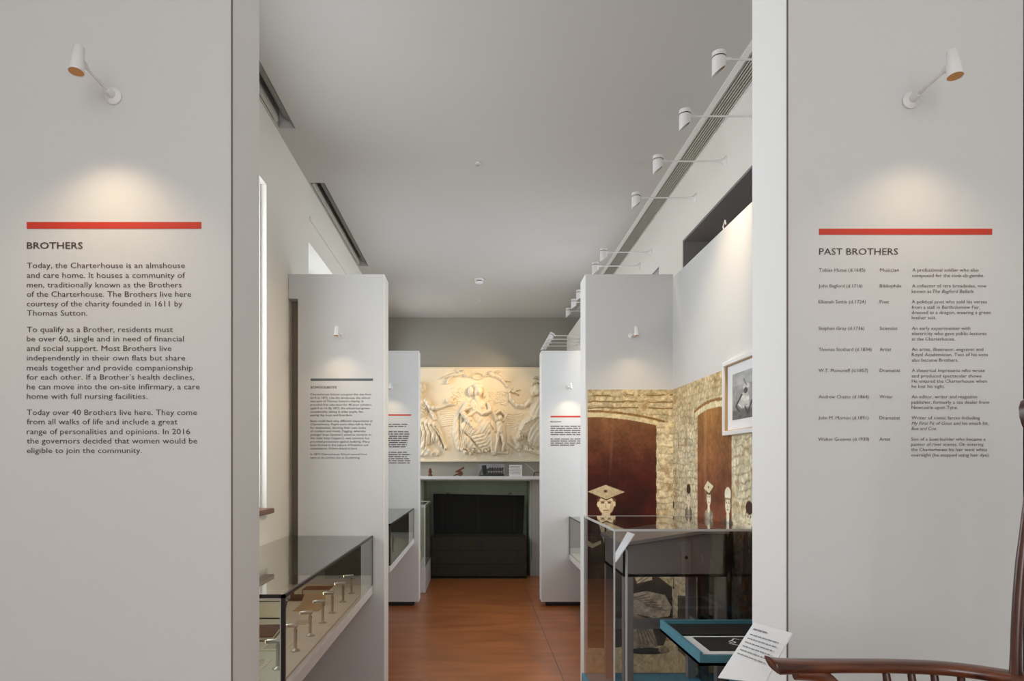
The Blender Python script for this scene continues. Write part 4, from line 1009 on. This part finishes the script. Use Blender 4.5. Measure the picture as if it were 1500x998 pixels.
# torso, arms, head
blob(699, 598, 15, 14, 9, 0, 2); path([(699, 604), (700, 616)], 11, 9); capz(699, 584, 4, 700, 592, 4.5, 9, 2)
blob(692, 597, 5.5, 5.5, 12.5); blob(706, 597, 5.5, 5.5, 12.5)
blob(700.5, 573.5, 6.6, 8.6, 12, .08, 3); blob(690.5, 573, 5.5, 8, 10); blob(700, 567, 9, 5, 10, .1, 3); blob(709.5, 577, 3, 7, 8)
blob(701.5, 575.5, 1.4, 2.2, 2.5, 0, 14.5)
path([(684, 593), (677, 604), (683, 612), (697, 603)], 4.4, 10, 2, 3.6); path([(716, 593), (718, 602), (706, 607), (694, 600)], 4.2, 10, 2, 3.4)
blob(688, 616, 6, 5, 12.5); path([(683, 600), (692, 597)], 3, 12)      # infant at the breast
path([(684, 612), (690, 624), (694, 628)], 4, 12.5)
# drapery folds of the skirt
for k in range(6):
    f_ = k/5
    carve([(678+3*k, 632+5*k*.6), (690+3*k, 640+4.4*k), (708+1.5*k, 636+5*k*.9), (716, 622+7*k)], 1.5, 1.7)
for k in range(5): carve([(718+1.8*k, 622+3*k), (721+1.4*k, 640), (722+1.8*k, 660)], .9, 2.6)
for k in range(4): carve([(684+2.2*k, 620+2*k), (676+2.3*k, 640), (674+3*k, 656)], .9, 2.4)
for k in range(4): carve([(674-1.2*k+2, 600+6*k), (671+k, 616+6*k), (673, 634+5*k)], .9, 2.0)
# roses and tumbled folds at her feet
for (x_, y_, r_) in ((683, 661, 6), (695, 659, 4), (704, 661, 5), (713, 660, 4.5), (690, 664, 4)):
    blob(x_, y_, r_, r_*.85, 8); 
    for k in range(3): carve([(x_-r_*.6+k*1.6, y_-r_*.4), (x_+r_*.4, y_-1+k*1.8)], .7, 2.4)
# child on the right
blob(732, 613, 4.6, 5.2, 11); path([(728, 616), (724, 608), (730, 603)], 2.4, 9); path([(737, 617), (741, 609), (735, 603)], 2.4, 9); blob(732, 603, 7, 3, 9)
path([(731.5, 622), (732, 632)], 6.2, 9.5, 0, 5.6); path([(729, 637), (728, 650), (726, 661)], 3.8, 9, 0, 2.2); path([(735, 638), (738, 650), (736, 661)], 4, 9, 0, 2.3)
path([(722, 663), (743, 664)], 1.8, 6); path([(743, 624), (745, 640), (742, 658)], 3.2, 4)
for k in range(3): carve([(741+1.6*k, 622), (744+1.4*k, 640), (741+1.5*k, 656)], .7, 1.8)
# flying putti with wreath
blob(679, 545, 3.3, 3.4, 8.5); path([(677, 547), (670, 549), (664, 550)], 4, 7.5, 0, 3.4); path([(664, 550), (657, 556), (656, 562)], 2.5, 6, 0, 1.5); path([(663, 549), (655, 552), (651, 554)], 2.3, 6, 0, 1.3)
path([(678, 548), (685, 552), (692, 552)], 1.9, 7, 0, 1.4); blob(670, 543.5, 5, 2.4, 4, .4)
for k in range(26):
    a = 2*PI*k/26; capz(700+7.6*math.cos(a), 551.6+4.6*math.sin(a), 1.3, 700+7.6*math.cos(a+.25), 551.6+4.6*math.sin(a+.25), 1.3, 4.2)
blob(718.5, 547, 3.4, 3.3, 8.5); path([(721, 549), (728, 551), (735, 555)], 4, 7.5, 0, 3.4); path([(735, 555), (742, 558), (747.5, 559)], 2.4, 6, 0, 1.3); path([(734, 556), (740, 562), (743.5, 567)], 2.5, 6, 0, 1.4)
path([(720, 549), (714, 551), (709, 552)], 1.9, 7, 0, 1.3); blob(728, 545.5, 5, 2.2, 4, -.3)
# left figure (partly hidden by the panel)
blob(617, 569, 7, 9, 12, 0, 2); blob(612, 567, 8, 9, 8); blob(613, 598, 14, 18, 10, 0, 1); capz(616, 578, 4, 616, 588, 4.5, 9)
path([(624, 588), (630.5, 598), (645, 598), (659, 593)], 4.4, 10, 0, 2.4); blob(658, 587, 5, 5, 7.5); path([(651, 595), (666, 593)], 1.6, 7); path([(628, 596), (634, 606), (637, 614)], 3, 5)
blob(621, 632, 22, 22, 10); path([(612, 622), (634, 626), (640, 640)], 9, 9); path([(640, 632), (646, 648), (652, 656)], 6, 7, 0, 4); path([(626, 640), (620, 655), (634, 664)], 7, 8, 0, 3); path([(600, 665), (640, 664)], 5, 5)
for k in range(6): carve([(608+6*k, 616+2*k), (612+6.4*k, 636), (606+8*k, 658)], 1, 2.6)
for k in range(4): carve([(634+3*k, 624+5*k), (644+2*k, 644+3*k), (650, 655+k*2)], .9, 2.2)
for k in range(3): carve([(612, 590+6*k), (622, 596+5*k), (626, 604+5*k)], .8, 2)
# right figure
blob(786, 571, 6.6, 8.8, 12, -.05, 2); blob(781, 573, 6, 9, 9); path([(779, 563), (788, 560), (796, 564)], 2, 11); blob(790, 600, 16, 20, 10, 0, 1)
for a in (-.9, -.5, -.1, .3): capz(785, 560, 1.3, 785+8*math.sin(a), 560-8*math.cos(a), .5, 4)
path([(776, 589), (768, 595), (757, 594), (748, 585), (747, 578)], 4.6, 10, 0, 2.2); blob(776, 589, 6, 6, 10.5); blob(752, 574, 4, 3, 7.5, .3); path([(752, 573), (762, 571.5)], 2.2, 6.5, 0, .7); path([(750, 570), (745, 575)], 2, 6); path([(754, 575), (760, 579)], 1.8, 5.5, 0, .8)
blob(784, 632, 22, 24, 10); path([(786, 612), (768, 622), (762, 640)], 8.5, 10, 0, 6); path([(762, 638), (754, 644), (760, 655)], 4.4, 6); path([(778, 640), (772, 656), (790, 664)], 8, 8, 0, 4); path([(745, 650), (760, 660)], 3, 3.5)
for k in range(6): carve([(790-4*k, 612+2*k), (776-3*k, 628+2*k), (768+3*k, 658)], 1, 2.6)
for k in range(4): carve([(758+4*k, 628+4*k), (760+4*k, 640+4*k), (770+5*k, 652+3*k)], .9, 2.4)
# fine drapery texture on big masses, then soften a little
Hh = Hh+np.where(Hh > 3, .35*np.sin((X*.9+Y*.5)+6*fbm(X, Y, 20, 205)), 0)
for _ in range(2):
    Pd = np.pad(Hh, 1, mode='edge'); Hh = (Pd[1:-1, 1:-1]*4+Pd[:-2, 1:-1]+Pd[2:, 1:-1]+Pd[1:-1, :-2]+Pd[1:-1, 2:])/8
def blur(a, n):
    for _ in range(n):
        q = np.pad(a, 1, mode='edge'); a = (q[1:-1, 1:-1]+q[:-2, 1:-1]+q[2:, 1:-1]+q[1:-1, :-2]+q[1:-1, 2:])/5
    return a
Hh = np.clip(Hh+.65*(Hh-blur(Hh, 22)), -2.4, 19)           # undercut outlines round the figures
border = np.minimum(np.minimum(X-rx[0], rx[-1]-X), np.minimum(Y-ry[0], ry[-1]-Y))
Hh = np.where(border < 2.5, 3.2, Hh); Hh = np.where(border < .4, 0, Hh)
t = thing('plaster_relief', 'large cream plaster relief of a seated woman with figures above the mantel', 'relief', (0, YB, RZ0))
base_y = YB-.045
pos = np.stack([(X-696)*rk, base_y-Hh*rk*1.05, EYE-(Y-684)*rk], -1)
grid_mesh('carved_face', pos, None, M['plaster'], t)
obj('backing_slab', box(pos[0, 0, 0], pos[0, -1, 0], base_y+.0005, YB-.0005, pos[-1, 0, 2], pos[0, 0, 2]), M['plaster'], t)
# little things on the mantel shelf
MZ = 1.418
k = 9.56/1000
def mx_(px): return (px-696)*k
bm = B(); lathe(bm, [(.030, 0), (.030, .022), (.020, .028), (.018, .045), (.026, .058), (.026, .070), (.016, .080), (.021, .094), (.012, .108), (.004, .112)], (mx_(630), 9.57, MZ), 16)
tag(obj('wooden_statuette', bm, M['brown_wood'], None, True), 'small brown carved statuette at the left end of the mantel shelf', 'statuette')
t = thing('model_cannon', 'small brown model cannon pointing up on the mantel shelf', 'model cannon', (mx_(673), 9.58, MZ)); cx = mx_(673)
obj('barrel', tube(B(), [(cx-.055, 9.58, MZ+.058), (cx-.03, 9.58, MZ+.072), (cx+.03, 9.58, MZ+.105), (cx+.062, 9.58, MZ+.122), (cx+.066, 9.58, MZ+.124)], [.010, .017, .014, .013, .016], 14), M['brown_wood'], t, True)
for yy in (9.555, 9.605): obj('wheel', tube(B(), [(cx+.012, yy-.006, MZ+.037), (cx+.012, yy+.006, MZ+.037)], .037, 24), M['brown_wood'], t, True)
obj('trail', tube(B(), [(cx+.012, 9.58, MZ+.045), (cx-.05, 9.58, MZ+.02), (cx-.085, 9.58, MZ+.006)], [.012, .010, .006], 10), M['brown_wood'], t, True)
obj('axle', tube(B(), [(cx+.012, 9.545, MZ+.037), (cx+.012, 9.615, MZ+.037)], .008, 8), M['iron'], t)
xa, xb = mx_(701.5), mx_(738.5); t = thing('photograph', 'black and white photograph of a towered building leaning on the mantel', 'photograph', ((xa+xb)/2, 9.58, MZ))
obj('board', box(xa, xb, 9.580, 9.590, MZ, MZ+.178), M['paper'], t)
gx, gy = np.meshgrid(np.linspace(0, 100, 130), np.linspace(0, 52, 70)); p = Paint(gx, gy)
p.c = np.ones(gx.shape+(3,))*np.array([150, 148, 150]); p.fill(np.ones(gx.shape), (156, 154, 156), .12, 20, 131)
p.fill((gy < 1.5).astype(float), (96, 84, 90)); p.fill((gy > 43).astype(float), (54, 54, 54), .3, 6, 132)
p.fill(p.poly([(12, 8), (30, 6), (31, 50), (14, 50)]), (58, 58, 60), .25, 5, 133); p.fill(p.poly([(2, 38), (12, 18), (18, 46), (2, 50)]), (110, 108, 106), .3, 5, 134)
p.fill(p.poly([(31, 22), (96, 20), (98, 44), (31, 46)]), (78, 76, 76), .3, 5, 135)
for j in range(6): p.fill(p.ell(40+10*j, 34, 4, 3.5), (146, 142, 136), .3, 3, 136); p.fill(p.ell(44+10*j, 20, 4, 4), (70, 70, 70), .4, 3, 137)
p.fill(p.line([(31, 22), (52, 20), (55, 14)], 1.6), (60, 60, 60))
grid_mesh('print', np.stack([xa+(xb-xa)*gx/100, np.full(gx.shape, 9.5792), MZ+.178*(1-gy/52)], -1), p.c, M['print_col'], t)
xa, xb = mx_(746), mx_(764.7); t = thing('caption_card', 'white printed card standing on the mantel shelf right of the photograph', 'card', ((xa+xb)/2, 9.57, MZ))
obj('card', box(xa, xb, 9.57, 9.578, MZ, MZ+.158), M['paper'], t); bm = B()
for j in range(7): greek(bm, xa+.015, xb-.015-.02*rg.random(), MZ+.135-.018*j, .009, lambda a, b: (a, 9.569, b), rg)
obj('printed_lines', bm, M['ink_grey'], t)
cx = mx_(788); t = thing('small_pistol_stand', 'small dark stand with a thin pale rod at the right of the mantel', 'stand', (cx, 9.58, MZ))
obj('table', box(cx-.05, cx+.07, 9.55, 9.61, MZ+.048, MZ+.06), M['brown_wood'], t)
for dx in (-.045, .055): obj('leg', tube(B(), [(cx+dx-.012, 9.58, MZ), (cx+dx, 9.58, MZ+.05)], .006, 8), M['iron'], t)
obj('rod', tube(B(), [(cx-.04, 9.575, MZ+.06), (cx-.17, 9.60, MZ+.178)], .003, 6), M['cream'], t)

# ---------------------------------------------------------------- open chest in the hearth
t = thing('wooden_chest', 'dark old wooden chest with its lid raised, in front of the hearth', 'chest', (.05, 9.68, 0))
cx0, cx1, cy0, cy1 = -.612, .712, 9.45, 9.90; zb_ = .576
bm = B(); th = .03
for k_ in range(3): bx(bm, cx0, cx1, cy0, cy0+th, .012+k_*.188, .196+k_*.188, bev=.004)
bx(bm, cx0, cx1, cy1-th, cy1, .01, zb_); bx(bm, cx0, cx0+th, cy0+th, cy1-th, .01, zb_); bx(bm, cx1-th, cx1, cy0+th, cy1-th, .01, zb_); bx(bm, cx0, cx1, cy0, cy1, 0, .03)
obj('body', bm, M['chest'], t)
bm = B()
prism(bm, [(cx0+.015, cy1-.01, zb_-.006), (cx1-.02, cy1-.01, zb_-.006), (cx1+.012, cy1+.07, 1.13), (cx0+.0, cy1+.07, 1.155)], (0, .028, .0))
l_ = obj('lid', bm, M['chest_in'], t)
bm = B()
for xx in (cx0+.14, (cx0+cx1)/2, cx1-.14): prism(bm, [(xx-.02, cy1-.012, zb_+.02), (xx+.02, cy1-.012, zb_+.02), (xx+.02, cy1+.062, 1.12), (xx-.02, cy1+.062, 1.12)], (0, -.006, 0))
obj('iron_strap', bm, M['strap'], l_)
bm = B()
for xx in (cx0+.22, cx1-.20): tube(bm, [(xx-.02, cy1+.08, 1.14), (xx-.01, cy1+.08, 1.165), (xx+.01, cy1+.08, 1.165), (xx+.02, cy1+.08, 1.14)], .005, 6)
obj('hasp', bm, M['iron'], l_)
obj('lock_plate', box(.0, .10, cy0-.004, cy0, .40, .53, bev=.002), M['iron'], t)
obj('hinge', bx(box(cx0+.2, cx0+.26, cy1-.004, cy1+.02, zb_-.05, zb_+.01), cx1-.26, cx1-.2, cy1-.004, cy1+.02, zb_-.05, zb_+.01), M['iron'], t)

# ---------------------------------------------------------------- Windsor chair on a plinth, near right
PZ = .47
tag(obj('chair_plinth', bx(box(.46, 1.30, .42, 1.60, 0.04, PZ, bev=.005), .50, 1.26, .46, 1.56, 0, .04), M['white']), 'low white plinth under the polished wooden armchair', 'plinth')
t = thing('windsor_chair', 'polished red-brown wooden Windsor armchair with spindles, at the lower right', 'chair', (.86, 1.0, PZ))
AZ = 1.185
def smooth_path(pts, n=8):
    pts = [Vector(p) for p in pts]; out = []
    for i in range(len(pts)-1):
        p0 = pts[max(i-1, 0)]; p1 = pts[i]; p2 = pts[i+1]; p3 = pts[min(i+2, len(pts)-1)]
        for j in range(n):
            u = j/n; out.append(.5*((2*p1)+(-p0+p2)*u+(2*p0-5*p1+4*p2-p3)*u*u+(-p0+3*p1-3*p2+p3)*u**3))
    return out+[pts[-1]]
bow = [(.533, 1.245, AZ+.004), (.56, 1.249, AZ), (.66, 1.258, AZ-.002), (.78, 1.262, AZ-.004), (.88, 1.248, AZ-.006), (.962, 1.19, AZ-.008), (1.01, 1.09, AZ-.008), (1.02, 1.0, AZ-.008)]
full = bow+[(x, 2.0-y, z) for x, y, z in bow[-2::-1]]
sp_ = smooth_path(full, 7); n_ = len(sp_)
bm = B(); rings = []
for i, q in enumerate(sp_):
    tt = (sp_[min(i+1, n_-1)]-sp_[max(i-1, 0)]).normalized(); s = tt.cross(Vector((0, 0, 1))).normalized()
    f_ = min(i, n_-1-i)/(n_-1); hw_ = .021+.011*math.exp(-(f_/.06)**2); hh_ = .0115+.004*math.exp(-(f_/.08)**2)
    e_ = min(i, n_-1-i); hw_ *= min(1, .5+.5*(e_/8)**.6)
    rings.append([bm.verts.new(q+s*math.copysign(abs(math.cos(a))**.75, math.cos(a))*hw_+Vector((0, 0, 1))*math.copysign(abs(math.sin(a))**.75, math.sin(a))*hh_) for a in [2*PI*k_/16 for k_ in range(16)]])
for rg_ in rings:
    for k_, v_ in enumerate(rg_):                      # arm ends cut on a slant, longest at the top
        v_.co.x = max(v_.co.x, .531+.022*(1-math.sin(2*PI*k_/16))/2)
for a, b in zip(rings, rings[1:]):
    for k_ in range(16): bm.faces.new((a[k_], a[(k_+1) % 16], b[(k_+1) % 16], b[k_]))
bm.faces.new(rings[0][::-1]); bm.faces.new(rings[-1])
obj('arm_bow', bm, M['chair'], t, True)
SZ = PZ+.45
# scroll under each arm end
for sy in (1, -1):
    Yc = 1.0+sy*.248
    obj('arm_support', tube(B(), smooth_path([(.585, Yc, AZ-.012), (.640, Yc, AZ-.022), (.672, Yc-sy*.01, AZ-.075), (.655, Yc-sy*.03, SZ+.10), (.69, Yc-sy*.045, SZ)], 6), .013, 12), M['chair'], t, True)
    for x_ in (.757, .803, .845, .885, .925):
        obj('spindle', tube(B(), [(x_+.01, 1.0+sy*.205, SZ-.005), (x_+.005, 1.0+sy*.238, (SZ+AZ)/2), (x_, 1.0+sy*(.26 if x_ < .86 else .245 if x_ < .9 else .22), AZ-.004)], [.006, .0085, .0065], 10), M['chair_post'], t, True)
for sy in (1, -1):
    obj('back_post', tube(B(), smooth_path([(.945, 1.0+sy*.19, SZ-.01), (.947, 1.0+sy*.196, AZ+.004), (.962, 1.0+sy*.202, AZ+.20), (.995, 1.0+sy*.204, AZ+.45)], 6), [.0098]*7+[.0088]*6+[.0075]*6, 12), M['chair_post'], t, True)
for k_ in range(5):
    yy = 1.0+(-.125+.0625*k_)
    obj('back_spindle', tube(B(), [(.97, 1.0+(yy-1)*.8, SZ-.01), (1.005, yy, AZ), (1.03, yy, AZ+.45)], [.006, .008, .006], 10), M['chair_post'], t, True)
obj('crest_rail', tube(B(), smooth_path([(1.0, .765, AZ+.455), (1.03, .88, AZ+.475), (1.04, 1.0, AZ+.48), (1.03, 1.12, AZ+.475), (1.0, 1.235, AZ+.455)], 8), .021, 12, flat=1.6), M['chair_post'], t, True)
bm = B(); n = 32; R_ = []
for z_, s_ in ((SZ-.035, .88), (SZ-.018, 1), (SZ, .98), (SZ-.010, .75), (SZ-.014, .3)):
    R_.append([bm.verts.new((.82+.22*s_*math.copysign(abs(math.cos(2*PI*k_/n))**.7, math.cos(2*PI*k_/n)), 1.0+.25*s_*math.copysign(abs(math.sin(2*PI*k_/n))**.7, math.sin(2*PI*k_/n)), z_)) for k_ in range(n)])
for a, b in zip(R_, R_[1:]):
    for k_ in range(n): bm.faces.new((a[k_], a[(k_+1) % n], b[(k_+1) % n], b[k_]))
bm.faces.new(R_[0][::-1]); bm.faces.new(R_[-1])
obj('seat', bm, M['chair'], t, True)
for x_, y_ in ((.68, .85), (.68, 1.15), (.95, .87), (.95, 1.13)):
    ox = -.04 if x_ < .8 else .05; oy = -.05 if y_ < 1 else .05
    obj('leg', tube(B(), [(x_, y_, SZ-.03), (x_+ox*.35, y_+oy*.35, SZ-.16), (x_+ox*.6, y_+oy*.6, SZ-.27), (x_+ox, y_+oy, PZ)], [.012, .018, .014, .010], 12), M['chair'], t, True)
for y_ in (.826, 1.174): obj('stretcher', tube(B(), [(.66, y_, PZ+.17), (.82, y_, PZ+.17), (.975, y_, PZ+.17)], [.007, .011, .007], 10), M['chair'], t, True)
obj('stretcher', tube(B(), [(.82, .826, PZ+.17), (.82, 1.0, PZ+.17), (.82, 1.174, PZ+.17)], [.007, .011, .007], 10), M['chair'], t, True)
# caption beside the chair
dF, dN = 1.55, 1.41
caption('caption_label', 'large tilted white caption with a printed heading beside the wooden armchair', [P(1104.3, 912, dF), P(1159.6, 927.4, dN), P(1120, 1001, dN), P(1051.5, 993, dF)], .003, (.625, 1.50), PZ, 7, .62)
